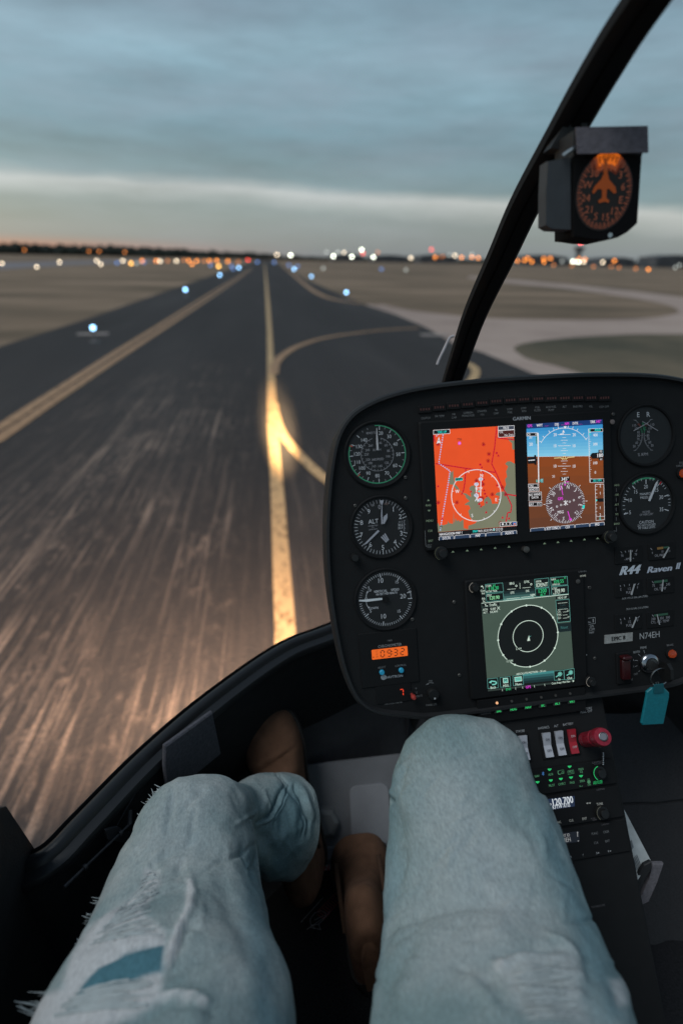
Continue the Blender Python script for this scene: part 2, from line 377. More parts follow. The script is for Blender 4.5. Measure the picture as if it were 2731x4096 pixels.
for x0, x1 in ((-.13, 0),):
    l1 = gpt([(-60, 1018), (0, 985), (120, 907), (250, 822), (380, 740), (480, 677), (545, 637), (577, 615)])
    l2 = gpt([(-60, 1048), (0, 1011), (125, 924), (255, 836), (385, 750), (484, 684), (547, 641), (579, 617)])
ribbon('edge_line', l1, [.15] * 8, .022, MYd); ribbon('edge_line', l2, [.15] * 8, .022, MYd)
ribbon('edge_line', smooth_line(gpt([(646, 610), (665, 625), (700, 654), (735, 677), (775, 690), (830, 698)])), .35, .022, MYd)
br = smooth_line(gpt([(629, 862), (634, 836), (655, 814), (690, 795), (750, 777), (840, 764), (905, 758), (960, 755)]), 5)
ribbon('branch_line', br, .17, .026, MYd)
br2 = smooth_line(gpt([(629, 930), (634, 962), (650, 1003), (690, 1052), (745, 1103), (850, 1180)]), 5)
ribbon('branch_line', br2, .115, .026, MY)
ribbon('branch_line', smooth_line(gpt([(1072, 836), (1090, 850), (1086, 872), (1050, 905), (985, 950), (900, 1010), (820, 1080)])), .16, .026, MY)
ribbon('marking_dash', gpt([(178, 769), (250, 768)]), .42, .022, MWp)
ribbon('marking_dash', gpt([(965, 771), (1030, 772)]), .42, .026, MWp)
# ------------------------------------------------------------------ lights of the airfield
def emis(name, col, s):
    m = bpy.data.materials.new(name); m.use_nodes = True; t_ = m.node_tree; t_.nodes.clear()
    e = t_.nodes.new('ShaderNodeEmission'); e.inputs[0].default_value = (*col, 1); e.inputs[1].default_value = s
    nn = t_.nodes.new('ShaderNodeTexNoise'); nn.inputs['Scale'].default_value = 3
    mm = t_.nodes.new('ShaderNodeMath'); mm.operation = 'MULTIPLY_ADD'; mm.inputs[1].default_value = s * .3; mm.inputs[2].default_value = s * .85
    t_.links.new(nn.outputs[0], mm.inputs[0]); t_.links.new(mm.outputs[0], e.inputs[1])
    o = t_.nodes.new('ShaderNodeOutputMaterial'); t_.links.new(e.outputs[0], o.inputs[0]); return m
def ball(n=8, m_=6, r=1, sq=1):
    v = [(0, 0, -r * sq)]; f = []
    for i in range(1, m_):
        a = math.pi * i / m_ - math.pi / 2
        for k in range(n): b = 2 * math.pi * k / n; v.append((r * math.cos(a) * math.cos(b), r * math.cos(a) * math.sin(b), r * math.sin(a) * sq))
    v.append((0, 0, r * sq)); T = len(v) - 1
    for k in range(n): f.append((0, 1 + (k + 1) % n, 1 + k)); f.append((T, T - n + k, T - n + (k + 1) % n))
    for i in range(m_ - 2):
        for k in range(n): a = 1 + i * n + k; b = 1 + i * n + (k + 1) % n; f.append((a, b, b + n, a + n))
    return v, f
COLS = {'b': ('blue', (.30, .62, 1.0), 9), 'w': ('white', (1, .80, .56), 6.5), 'o': ('orange', (1, .30, .045), 6.5), 'y': ('amber yellow', (1, .50, .10), 11), 'r': ('red', (1, .06, .04), 6),
        'W': ('bright white', (.95, 1, .82), 13), 'd': ('faint white', (.7, .75, .7), 1.9), 'q': ('faint orange', (1, .32, .08), 2.2), 'c': ('faint blue', (.15, .32, .75), 2.5)}
EM = {k: emis(v[0] + ' lamp glow', v[1], v[2]) for k, v in COLS.items()}
M_pole = mat('galvanised pole', (.22, .22, .23), .5, .5)
# blue taxiway edge lights close by: base plate, stem, glass
def edge_light(vx, vy, label, s=1.0):
    r_ = ray(*S(vx, vy)); t_ = (.33 - EYE.z) / r_.z; p = EYE + r_ * t_
    e = empty('taxiway_edge_light', Matrix.Translation((p.x, p.y, 0.012)))
    tag(e, label, 'edge light', 'blue taxiway edge lights')
    b = MB(); b.lathe([(.11, 0), (.11, .02), (.04, .03)], M_pole, n=14); b.build('base_plate', e)
    b = MB(); b.lathe([(.02, .02), (.02, .26), (.045, .265), (.045, .29)], M_pole, n=10); b.build('stem', e)
    v, f = ball(12, 8, .05 * s, 1.15); b = MB(); b.add([(x, y, z + .33) for x, y, z in v], f, EM['b']); b.build('lens', e, True)
    b = MB(); b.lathe([(.03, .375), (.012, .40)], M_pole, n=10); b.build('cap', e)
for a in [(214, 754, 'nearest blue edge light, beside the pale dash left of the taxiway', .95), (426, 666, 'second blue edge light along the left side of the taxiway', 1.35), (505, 632, 'third blue edge light on the left, small and pale', 1.7),
          (795, 672, 'nearest blue edge light on the right of the taxiway beside the grass island', 1.25), (715, 635, 'dimmer blue edge light farther off on the right of the taxiway', 1.5)]: edge_light(*a)
z1 = lambda x, y: (x / 1.12 * K, (900 + y / 1.12) * K)
z2 = lambda x, y: ((1200 + x / 1.0242) * K, (850 + y / 1.0242) * K)
FAR = [(z1(x, y), c) for x, y, c in [(10, 172, 'w'), (166, 188, 'w'), (268, 166, 'w'), (434, 160, 'w'), (453, 176, 'w'), (525, 170, 'c'), (551, 160, 'w'), (588, 172, 'y'), (614, 172, 'd'), (637, 160, 'o'), (700, 160, 'o'),
       (718, 162, 'w'), (752, 160, 'q'), (791, 161, 'w'), (845, 160, 'o'), (861, 176, 'o'), (882, 161, 'o'), (916, 161, 'q'), (938, 160, 'o'), (972, 160, 'o'), (980, 185, 'y'), (1021, 162, 'o'), (1045, 196, 'c'), (1068, 165, 'q'),
       (1070, 191, 'b'), (1037, 184, 'c'), (1111, 157, 'r'), (825, 158, 'q'), (645, 167, 'c'), (944, 180, 'c'), (1153, 166, 'c'), (1228, 167, 'c'), (1241, 133, 'w'), (1302, 135, 'W'), (1294, 180, 'c'), (1317, 197, 'b'), (1333, 185, 'c'), (1463, 122, 'd'), (1512, 122, 'd'),
       (1541, 122, 'd'), (1493, 140, 'W'), (111, 112, 'q'), (400, 118, 'q'), (445, 118, 'q'), (560, 122, 'q')]]
FAR += [(z2(x, y), c) for x, y, c in [(155, 162, 'd'), (180, 163, 'w'), (212, 181, 'W'), (252, 153, 'W'), (257, 168, 'r'), (300, 183, 'W'), (318, 163, 'q'), (453, 186, 'w'), (537, 152, 'r'), (553, 183, 'o'), (582, 180, 'q'), (610, 175, 'd'),
        (633, 176, 'w'), (661, 184, 'o'), (703, 183, 'o'), (729, 186, 'o'), (703, 171, 'd'), (853, 201, 'o'), (866, 199, 'd'), (889, 198, 'o'), (918, 195, 'o'), (932, 187, 'o'), (948, 201, 'o'), (997, 189, 'o'), (998, 202, 'o'),
        (1024, 188, 'o'), (1037, 215, 'q'), (1072, 200, 'd'), (1112, 218, 'q'), (1116, 201, 'W'), (1138, 203, 'W'), (1160, 203, 'w'), (1141, 190, 'o'), (1166, 192, 'o'), (1200, 222, 'q'), (1239, 204, 'w'), (1273, 222, 'q'),
        (1286, 198, 'o'), (1305, 226, 'q'), (1373, 230, 'q'), (1425, 233, 'o'), (1535, 225, 'd'), (1552, 215, 'd'), (333, 232, 'c'), (433, 235, 'd'), (95, 228, 'd')]]
bv, bf = ball(8, 6)
def where_is(vx): return 'left of the taxiway' if vx < 600 else ('just right of the taxiway end' if vx < 760 else ('between taxiway and centre post' if vx < 1150 else 'right of the centre post'))
ORD = ['first', 'second', 'third', 'fourth', 'fifth', 'sixth', 'seventh', 'eighth', 'ninth', 'tenth', 'eleventh', 'twelfth', 'thirteenth', 'fourteenth']
lamps = []
for (vx, vy), c in FAR:
    r_ = ray(*S(vx, vy)); r_ = r_ / (MT @ r_).z
    d = 620
    if 1.9 + r_.z * d < .5: d = (1.9 - .5) / -r_.z
    p = EYE + r_ * d; lamps.append((vx, c, p, (MT @ (p - EYE)).z, p.z < 1.2))
count = {}
for vx, c, p, dist, low_ in sorted(lamps, key=lambda a: a[0]):
    rad = dist / 569 * .95; key = (c, low_, where_is(vx)); n_ = count[key] = count.get(key, -1) + 1
    e = empty('runway_light' if low_ else 'apron_light', Matrix.Translation((p.x, p.y, 0)))
    tag(e, ORD[n_] + ' ' + COLS[c][0] + (' ground light ' if low_ else ' mast light ') + key[2] + ', counting from the left', 'runway light' if low_ else 'lamp', COLS[c][0] + (' ground lights ' if low_ else ' mast lights ') + key[2])
    b = MB(); b.lathe([(.1, 0), (.06, max(p.z - rad * .5, .1))], M_pole, n=6); b.build('pole', e)
    b = MB(); b.add([(x * rad, y * rad, z * rad + p.z) for x, y, z in bv], bf, EM[c]); b.build('lamp_head', e)
# control tower with its red beacon
tb = at(1325, 598, 900); tz = at(1325, 566, 900).z
tw = empty('control_tower', Matrix.Translation((tb.x, tb.y, 0))); tag(tw, 'slim grey control tower with a red beacon under the compass', 'tower')
M_tow = mat('tower concrete', (.20, .21, .22), .8); M_tg = mat('tower dark glass', (.03, .035, .04), .2)
b = MB(); b.lathe([(5, 0), (4.2, tz * .72)], M_tow, n=10); b.build('shaft', tw)
b = MB(); b.lathe([(4.2, tz * .72), (8, tz * .78), (8, tz * .82)], M_tow, n=10); b.build('gallery', tw)
b = MB(); b.lathe([(6.5, tz * .82), (8.2, tz * .95)], M_tg, n=10); b.build('cab_glass', tw)
b = MB(); b.lathe([(8.6, tz * .95), (8.2, tz * .98), (.5, tz)], M_tow, n=10); b.build('roof', tw)
bz = at(1325, 557, 900).z
b = MB(); b.add([(x * 1.9, y * 1.9, z * 1.9 + bz) for x, y, z in bv], bf, emis('red beacon glow', (1, .05, .06), 14)); b.build('beacon', tw)
mast = empty('radio_mast', Matrix.Translation((at(1186, 598, 800).x, at(1186, 598, 800).y, 0))); tag(mast, 'thin radio mast with a red lamp beside the centre post', 'mast')
mz = at(1187, 557, 800).z
b = MB(); b.lathe([(.7, 0), (.3, mz)], M_pole, n=6); b.build('lattice', mast)
b = MB(); b.add([(x * 1.6, y * 1.6, z * 1.6 + mz) for x, y, z in bv], bf, EM['r']); b.build('beacon', mast)
# far buildings
M_hang = mat('weathered hangar cladding', (.10, .105, .115), .7, var=.2, scale=.2); M_hd = mat('hangar door steel', (.06, .062, .07), .6, var=.2, scale=.3); M_hr = mat('hangar roofing', (.075, .08, .09), .7, var=.2, scale=.3)
for i, (x0, x1, top, dd, lb) in enumerate([(760, 830, 584, 760, 'low dark hangar behind the white mast lights'), (850, 930, 586, 800, 'long flat hangar left of the orange lamps'), (955, 1040, 585, 760, 'grey hangar behind the first orange lamps'),
        (1180, 1290, 586, 720, 'wide dark terminal shed right of the centre post'), (1360, 1440, 591, 700, 'plain grey shed right of the control tower'), (1480, 1600, 586, 690, 'tall shed at the right edge of the picture')]):
    A = at(x0, 600, dd); B = at(x1, 600, dd); T = at((x0 + x1) / 2, top, dd).z
    e = empty('hangar', Matrix.Translation(((A.x + B.x) / 2, (A.y + B.y) / 2, 0))); tag(e, lb, 'building')
    hw = (B - A).length / 2; hd = 18
    b = MB(); b.box(-hw, hw, -hd, hd, 0, T * .8, M_hang); b.build('wall', e)
    b = MB(); b.prism([(-hw - .4, T * .8), (hw + .4, T * .8), (hw * .3, T), (-hw * .3, T)], -hd - .4, hd + .4, M_hr); o = b.build('roof', e); o.rotation_euler = (R(90), 0, 0)
    for k in range(3):
        b = MB(); cx = (-.62 + .62 * k) * hw; b.box(cx - hw * .25, cx + hw * .25, -hd - .15, -hd + .1, 0, T * .62, M_hd); b.build('door', e)
# tree line (one far mass)
M_tree = mat('far dark foliage', (.022, .028, .022), .95, var=.4, scale=.4)
b = MB(); iv, if_ = ball(6, 4)
for i in range(1150):
    vx = -250 + i * (2300 / 1150) + random.uniform(-2, 2)
    hgt = 27 if vx < 250 else (27 - (vx - 250) / 400 * 13 if vx < 650 else 12)
    if vx > 1450: hgt = 14 + 12 * math.exp(-((vx - 1545) / 35) ** 2)
    base = at(vx, 600, 850); base.z = 0
    for k in range(2 if hgt < 15 else 3):
        H = hgt * random.uniform(.55, 1.0) * 850 / 1307; r1 = random.uniform(2.5, 5.5)
        q = base + Vector((random.uniform(-4, 4), random.uniform(-15, 15), 0)); jz = noise.noise(Vector((vx * .03, k, 0))) * 2.5
        b.add([(q.x + x * r1 * random.uniform(.8, 1.2), q.y + y * r1, max(0, (H + jz) * (.55 + .45 * z) * (.75 + .25 * k / 2))) for x, y, z in iv], if_, M_tree)
tag(b.build('tree_line'), 'dark far-off belt of trees along the whole horizon', 'trees', kind='stuff')
# ------------------------------------------------------------------ helicopter cabin: setting
CX = .29                         # cabin centreline
FZ = 1.9 - 1.04                  # cabin floor
bow = [EYE + v for v in [Vector((.29, .36, .25)), Vector((.29, .512, .182)), Vector((.29, .567, .15)), Vector((.29, .62, .111)), Vector((.29, .688, .06)), Vector((.29, .74, .007)), Vector((.29, .812, -.065)), Vector((.29, .859, -.132)), Vector((.29, .90, -.20)), Vector((.29, .95, -.32)), Vector((.29, .98, -.5)), Vector((.29, .97, -.62))]]
low = []
for p, z in [((35, 1990), -.67), ((105, 1960), -.652), ((180, 1884), -.645), ((330, 1732), -.64), ((480, 1604), -.63), ((640, 1492), -.622), ((760, 1443), -.62)]:
    q = on_z(*p, EYE.z + z); low.append(q)
low.append(EYE + Vector((CX, .965, -.615)))
low = [Vector(p) for p in smooth_line([tuple(p) for p in low], 6)]
lowall = low + [Vector((2 * CX - p.x, p.y, p.z)) for p in low[-2::-1]]
# lower windshield bow: a shaped extrusion, rounded top rim and flat inner flange
def sweep(name, path, prof, m, parent=None, smooth=True):
    b = MB(); rings = []
    for i, p in enumerate(path):
        t_ = (path[min(i + 1, len(path) - 1)] - path[max(i - 1, 0)]).normalized()
        o_ = t_.cross(Vector((0, 0, 1))).normalized(); u_ = o_.cross(t_)     # o_ points outboard/right of travel
        rings.append([p + o_ * a + u_ * c for a, c in prof])
    b.rings(rings, m, (True, True)); return b.build(name, parent, smooth)
heli = empty('windshield', Matrix.Translation((CX, .9, 1.0))); tag(heli, 'curved cockpit windshield with black lower rim and leaning centre post', 'windshield')
inv = heli.matrix_world.inverted()
def kid(o): o.parent = heli; o.matrix_parent_inverse = inv; return o
prof = [(.004, .004), (.001, .009), (-.004, .012), (-.010, .012), (-.014, .009), (-.017, .003), (-.023, .001), (-.029, .001), (-.031, -.003), (-.031, -.010), (-.002, -.014), (.004, -.008)]
def lp(path): return path
# travelling left to right: o_ = t x up points outward (towards -y); flip so that negative a is inboard
prof_in = [(-a, c) for a, c in prof]
kid(sweep('lower_rim', lowall, prof_in, M_frame))
kid(sweep('rubber_seal', [p + Vector((0, 0, -.004)) for p in lowall], [(-.010, -.004), (-.010, .010), (-.006, .014), (-.0045, .004), (-.0045, -.01)], M_black))
# centre post: two channels with a groove
def post(path, ws, m, name):
    path = [Vector(p) for p in path]; rings = []
    for i, p in enumerate(path):
        t_ = (path[min(i + 1, len(path) - 1)] - path[max(i - 1, 0)]).normalized(); x = Vector((1, 0, 0)); n_ = t_.cross(x).normalized()
        if n_.y > 0: n_ = -n_
        w_ = ws(i / (len(path) - 1)); p = p + Vector((.0015, 0, 0))
        rings.append([p + x * a * w_ + n_ * c for a, c in [(-.5, -.008), (-.5, .002), (-.34, .006), (-.18, .007), (-.13, .004), (-.08, .007), (.34, .008), (.5, .003), (.5, -.008)]])
    b = MB(); b.rings(rings, m, (True, True)); return b.build(name, None, True)
M_post = mat('matt black post', (.009, .009, .010), .7, spec=.2)
bws = smooth_line([tuple(p) for p in bow], 5)
kid(post(bws, lambda q: .0300 + .0045 * math.sin(min(1, q / .62) * math.pi) - .004 * max(0, q - .6) / .4, M_post, 'centre_post'))
# glazing (two bubble panes)
gl = bpy.data.materials.new('acrylic glazing'); gl.use_nodes = True; t_ = gl.node_tree; t_.nodes.clear()
tb_ = t_.nodes.new('ShaderNodeBsdfTransparent'); tb_.inputs[0].default_value = (.965, .975, .975, 1)
gb = t_.nodes.new('ShaderNodeBsdfGlossy'); gb.inputs['Roughness'].default_value = .22; gb.inputs[0].default_value = (1, 1, 1, 1)
fr = t_.nodes.new('ShaderNodeFresnel'); fr.inputs[0].default_value = 1.22
nn = t_.nodes.new('ShaderNodeTexNoise'); nn.inputs['Scale'].default_value = 6
mm = t_.nodes.new('ShaderNodeMath'); mm.operation = 'MULTIPLY'; mm.inputs[1].default_value = .03; t_.links.new(fr.outputs[0], mm.inputs[0])
ms = t_.nodes.new('ShaderNodeMixShader'); t_.links.new(mm.outputs[0], ms.inputs[0]); t_.links.new(tb_.outputs[0], ms.inputs[1]); t_.links.new(gb.outputs[0], ms.inputs[2])
oo = t_.nodes.new('ShaderNodeOutputMaterial'); t_.links.new(ms.outputs[0], oo.inputs[0])
half = low[6:]
bowv = [Vector(p) for p in bws]
for sgn in (1, -1):
    b = MB(); rows = []
    nU = 26; nT = 26
    for i in range(nU):
        s_ = i / (nU - 1); k = s_ * (len(half) - 1); a = half[int(k)].lerp(half[min(int(k) + 1, len(half) - 1)], k % 1)
        topL = Vector((-.30, .05, 1.9 + .33)); topC = bowv[0]; tp = topL.lerp(topC, s_)
        row = []
        for j in range(nT):
            tt = j / (nT - 1); 
            base = a.lerp(tp, tt)
            kk = (1 - tt) * (len(bowv) - 1); bc = bowv[int(kk)].lerp(bowv[min(int(kk) + 1, len(bowv) - 1)], kk % 1)
            strC = half[-1].lerp(bowv[0], tt); bul = bc - strC
            p = base + bul * (s_ ** .5) + Vector((0, .012, 0))
            if sgn < 0: p.x = 2 * CX - p.x
            row.append(p)
        rows.append(row)
    b.rings(rows, gl, closed=False)
    o = kid(b.build('windshield_pane', None, True)); o['label'] = 'clear curved pane ' + ('left' if sgn > 0 else 'right') + ' of the centre post'
# nose tub: from the rim down and inward to the floor
tub = MB(); rings = []
for f_, zz, inn in [(0, -.012, .020), (.1, -.03, .022), (.3, -.10, .018), (.6, -.22, .008), (.85, -.36, .012), (1, 0, .03)]:
    row = []
    for i, p in enumerate(lowall):
        t_ = (lowall[min(i + 1, len(lowall) - 1)] - lowall[max(i - 1, 0)]).normalized(); o_ = t_.cross(Vector((0, 0, 1))).normalized()
        q = p + o_ * inn; q.z = p.z + zz if f_ < 1 else FZ - .01
        row.append(q)
    rings.append(row)
tub.rings(rings, M_dark, closed=False)
tag(tub.build('cabin_wall', None, True), kind='structure')
from mathutils.bvhtree import BVHTree
TB = BVHTree.FromPolygons(tub.v, tub.f)
def hit(vx, vy, off=.004):
    r_ = ray(*S(vx, vy)); h = TB.ray_cast(EYE, r_)[0]
    return (h if h is not None else EYE + r_ * .9) - r_.normalized() * off
out = MB(); rings = []
for zz, inn in [(-.012, .004), (-.15, -.004), (-.35, .05), (-.55, .2), (-.62, .4)]:
    row = []
    for i, p in enumerate(lowall):
        t_ = (lowall[min(i + 1, len(lowall) - 1)] - lowall[max(i - 1, 0)]).normalized(); o_ = t_.cross(Vector((0, 0, 1))).normalized()
        q = p + o_ * inn; q.z = p.z + zz; row.append(q)
    rings.append(row)
out.rings(rings, mat('dark outer skin', (.05, .05, .055), .4), closed=False)
tag(out.build('nose_skin', None, True), kind='structure')
b = MB(); b.box(-.36, .94, -.7, .92, FZ - .02, FZ, mat('black cabin carpet', (.020, .020, .022), .95, var=.4, scale=300, bump=.8, bscale=900, spec=.2)); tag(b.build('cabin_floor'), kind='structure')
# left door with sill and latch rod
door = empty('cabin_door', Matrix.Translation((-.33, .2, 1.2))); tag(door, 'black lower part of the left cabin door beside the ripped knee', 'door')
iv_ = door.matrix_world.inverted()
c0 = low[6] + Vector((-.005, 0, .0)); cA = on_x(-3, 1853, c0.x - .02); cB = EYE + Vector((c0.x - .05, cA.y - .35, cA.z - EYE.z + .22 + .0))
b = MB(); pr = [(c0.y + .01, c0.z), (cA.y, cA.z), (cA.y - .10, cA.z + .09), (cA.y - .5, cA.z + .1), (-.6, cA.z + .1), (-.6, FZ), (c0.y, FZ), (c0.y + .02, c0.z - .1)]
xo = c0.x - .012
n = len(pr); rr = [[Vector((xo + dx, y, z)) for y, z in pr] for dx in (0, -.035)]
b.rings(rr, M_dark, (True, True)); o = b.build('door_panel', door); o.matrix_parent_inverse = iv_
b = MB(); pa, pb = hit(148, 2037, .03), hit(298, 1893, .03)
b.tube([pa, pa.lerp(pb, .3), pb], [.0022, .0017, .0017], M_ring, 8); b.tube([pa.lerp(pb, .27), pa.lerp(pb, .31)], .004, M_ring, 10); b.tube([pa.lerp(pb, .82), pa.lerp(pb, .86)], .004, M_ring, 10); b.tube([pb, pb + Vector((0.0, .012, .012))], .003, M_ring)
o = b.build('latch_rod', door, True); o.matrix_parent_inverse = iv_
# bracket plate behind the rod
b = MB(); P4 = [hit(240, 1905, .02), hit(268, 1898, .02), hit(300, 1912, .02), hit(292, 1935, .02), hit(246, 1926, .02)]; nn_ = (P4[1] - P4[0]).cross(P4[2] - P4[0]).normalized()
b.rings([[p + nn_ * .002 for p in P4], [p - nn_ * .002 for p in P4]], M_ring, (True, True)); o = b.build('bracket', door); o.matrix_parent_inverse = iv_
# seam strip on the tub wall
b = MB(); b.tube([hit(243, 1942), hit(290, 1857), hit(330, 1790), hit(352, 1755)], .0012, M_ring, 6); tag(b.build('trim_wire'), 'thin dark trim wire along the wall left of the ripped knee', 'wire')
# document pocket on the tub wall
h0_, hn_ = TB.ray_cast(EYE, ray(*S(445, 1735)))[:2]; hn_ = hn_ if hn_.dot(EYE - h0_) > 0 else -hn_; h0_ = h0_ + hn_ * .018
def onpk(x, y): r_ = ray(*S(x, y)); return EYE + r_ * ((h0_ - EYE).dot(hn_) / r_.dot(hn_))
pk = [onpk(x, y) for x, y in [(378, 1713), (487, 1634), (507, 1730), (452, 1775), (386, 1840), (377, 1760)]]
M_pock = mat('grey woven pocket cloth', (.08, .077, .09), .9, var=.3, scale=220, bump=.7, bscale=600)
nn_ = (pk[1] - pk[0]).cross(pk[3] - pk[0]).normalized()
if nn_.dot(EYE - pk[0]) < 0: nn_ = -nn_
b = MB(); b.rings([[p - nn_ * .004 for p in pk], [p for p in pk], [p.lerp(pk[3].lerp(pk[0], .5), .04) + nn_ * .002 for p in pk]], M_pock, (True, True))
tag(b.build('wall_pocket'), 'grey cloth pocket on the wall between the left knee and the boot', 'pocket')
# ------------------------------------------------------------------ footwell
fl = FZ + .004
FP = Plane((0, .7, fl), (1, 0, 0), (0, 1, 0)); FS = Plane((0, .715, fl), (1, 0, 0), (0, .5, .866))
def fpts(l): return [FS.uv(*S(x, y)) for x, y in l]
plate = empty('floor_plate', FS.mat()); tag(plate, 'grey vinyl floor plate between the two boots', 'floor plate')
b = MB(); pp = fpts([(700, 1757), (770, 1748), (850, 1739), (912, 1732), (1000, 1725), (1010, 2010), (735, 2040), (715, 1900)])[::-1]
b.prism(pp, -.002, .006, M_grey); b.build('plate', plate)
b = MB()
q = fpts([(797, 1803), (870, 1798), (895, 1925), (808, 1950)]); xs = [p[0] for p in q]; ys = [p[1] for p in q]
b.prism(rrect(min(xs) + .003, max(xs), min(ys) + .01, max(ys), .014, 5), .006, .012, M_grey)
b.box(min(xs) - .09, max(xs) + .1, min(ys) - .01, min(ys) + .012, .0062, .010, M_grey, .002); b.mats[0] = mat('lighter grey vinyl pad', (.31, .31, .33), .65, var=.12, scale=18, bump=.3, bscale=500); b.build('raised_pad', plate, False)
b = MB(); b.lathe([(.03, .006), (.028, .02), (.02, .024)], mat('pale plastic foot', (.22, .22, .22), .5), c=fpts([(742, 1882)])[0], n=7); b.build('foot', plate)
# forward bulkhead with pedals box
BK = Plane((0, .905, fl), (1, 0, .02), (0, .12, .99))
def bpts(l): return [BK.uv(*S(x, y)) for x, y in l]
b = MB(); b.box(.06, .60, -.04, .30, -.02, 0, M_dark); o = b.build('bulkhead', None, False, BK.mat()); tag(o, kind='structure')
ped = empty('pedal_box', BK.mat()); tag(ped, 'black ribbed pedal cover under the instrument pod', 'pedal box')
g = bpts([(747, 1668), (866, 1642), (883, 1728), (752, 1755)]); xs = sorted(p[0] for p in g); ys = sorted(p[1] for p in g)
X0, X1, Y0, Y1 = (xs[0] + xs[1]) / 2, (xs[2] + xs[3]) / 2, (ys[0] + ys[1]) / 2, (ys[2] + ys[3]) / 2
b = MB(); b.box(X0, X1, Y0, Y1, 0, .012, M_bez, .002); b.build('cover', ped)
for k in range(9):
    b = MB(); yy = Y0 + (Y1 - Y0) * (k + .8) / 10; b.box(X0 + .01, X1 - .01, yy - .002, yy + .002, .0122, .015, M_black); b.build('rib', ped)
for dx in (.035, .055):
    b = MB(); b.box(X1 + dx, X1 + dx + .003, Y0 - .01, Y1 + .05, 0, .012, M_ring); b.build('guide_strip', ped)
# warning placard and helicopter sketch on the floor
zH = lambda x, y: ((900 + x / 1.96) * K, (2700 + y / 1.96) * K)
PL = Plane((0, .697, fl), (1, 0, 0), (0, .5, .866)); pc = empty('warning_placard', PL.mat()); tag(pc, 'white floor placard with red warning letters beside the right boot', 'placard')
VJ = View(FP, 0, 0, 1 / K * K * 1.0 if False else 1)
class VV:                        # view in 1568-wide coordinates
    def __init__(s, pl): s.pl = pl
    def __call__(s, x, y): return s.pl.uv(x / K, y / K)
vf = VV(FP)
vq = VV(PL); RDp = ink((.50, .05, .055)); WP = ink((.55, .52, .52))
b = MB(); b.prism([vq(*p) for p in [(722, 2040), (800, 2030), (800, 1983), (722, 1988)]], -.001, 0, WP); b.build('card', pc)
c = Canvas(vq, h=.0003)
c.text('WARNING', 744, 1994, 13, RDp, .95, bold=2); c.text('TAIL ROTOR', 744, 2010, 12, RDp, .9, bold=2); c.text('HOT EXHAUST', 752, 2026, 9, RDp, .85, bold=1); c.build('lettering', pc)
pc2 = empty('helicopter_sketch', FP.mat()); tag(pc2, 'outline drawing of a helicopter with red hatched tail on the floor', 'decal')
c = Canvas(vf, h=.0008); gr = ink((.42, .42, .44)); rd = ink((.45, .07, .08))
for k in range(11): c.line([(728 + k * 4.2, 2100 - k * 4.6), (744 + k * 4.2, 2112 - k * 4.6)], 1.4, rd)
c.line([(728, 2096), (775, 2046)], 1.2, rd); c.line([(744, 2112), (778, 2072)], 1.2, rd)
for l in ([(690, 2120), (742, 2062)], [(704, 2136), (750, 2104), (758, 2092)], [(712, 2112), (722, 2098), (738, 2092), (748, 2098), (744, 2112), (730, 2124), (714, 2126), (712, 2112)], [(722, 2114), (742, 2104)], [(710, 2130), (738, 2136)], [(718, 2125), (722, 2134)], [(732, 2122), (735, 2134)]): c.line(l, 1.0, gr)
c.build('outline', pc2)
# seat cushion
b = MB(); M_seat = mat('black leather seat', (.018, .018, .019), .55, var=.2, bump=.4, bscale=300)
rg = []
for y, zt, wd in [(-.35, .36, .26), (.0, .37, .27), (.16, .365, .27), (.23, .34, .265), (.25, .30, .26), (.24, .1, .25), (.2, .0, .25)]:
    rg.append([Vector((a * wd, y, FZ + zt - .02 * abs(a) ** 4)) for a in [-1, -.9, -.6, -.2, .2, .6, .9, 1]])
b.rings(rg, M_seat, closed=False)
se = b.build('seat_cushion', None, True); tag(se, 'black leather seat cushion under the thighs', 'seat')
# ------------------------------------------------------------------ instrument panel
PP = Plane(EYE + Vector((.191, .642, -.184)), (.9989, .0264, .0389), (-.046, .333, .942))
A = View(PP, 1300, 1480, 1.96); B = View(PP, 1650, 1580, 1.96); Cv = View(PP, 2330, 1480, 3.055); D = View(PP, 1300, 2200, 2.24); Ev = View(PP, 1800, 2200, 2.24); Fv = View(PP, 2330, 2150, 2.768)
vp = VV(PP)
UC = .107
ol = [(1275, 858), (1200, 861), (1100, 869), (1000, 880), (920, 895), (850, 919), (800, 952), (770, 1000), (755, 1065), (746, 1150), (743, 1240), (748, 1340), (760, 1430), (776, 1510), (792, 1562), (812, 1603), (838, 1628), (870, 1641), (920, 1647), (1000, 1650)]
ol = [vp(x, y) for x, y in ol]
ol = [p for p in ol if p[0] < UC - .02]
topv = max(p[1] for p in ol)
ol = [tuple(p) for p in smooth_line([(UC - .0, ol[0][1] + .001)] + ol + [(UC, ol[-1][1])], 4)]
UM = .137
full = ol + [(2 * UM - x, y) for x, y in ol[::-1]]        # counterclockwise: top centre, left, bottom, right
cxy = (UC, sum(p[1] for p in full) / len(full))
def inset(pl, d):
    out = []; n = len(pl)
    for i in range(n):
        a = Vector(pl[i - 1]); b_ = Vector(pl[(i + 1) % n]); t_ = (b_ - a).normalized(); nn_ = Vector((-t_.y, t_.x)); p = Vector(pl[i]) + nn_ * d; out.append((p.x, p.y))
    return out
ipan = empty('instrument_panel', PP.mat()); tag(ipan, 'black rounded instrument pod with printed legends and warning lamps', 'instrument panel')
b = MB()
rg = [[(x, y, h) for x, y in inset(full, d)] for d, h in [(.014, -.11), (.003, -.045), (.0, -.006), (.0005, .002), (.003, .006), (.006, .006), (.008, .0)]]
b.rings(rg, M_black, (True, False)); b.build('shroud', ipan, True)
b = MB(); b.rings([[(x, y, 0) for x, y in inset(full, .008)]], M_face, (False, False)); b.f.append(tuple(range(len(full)))); b.m.append(0); b.build('face_plate', ipan)
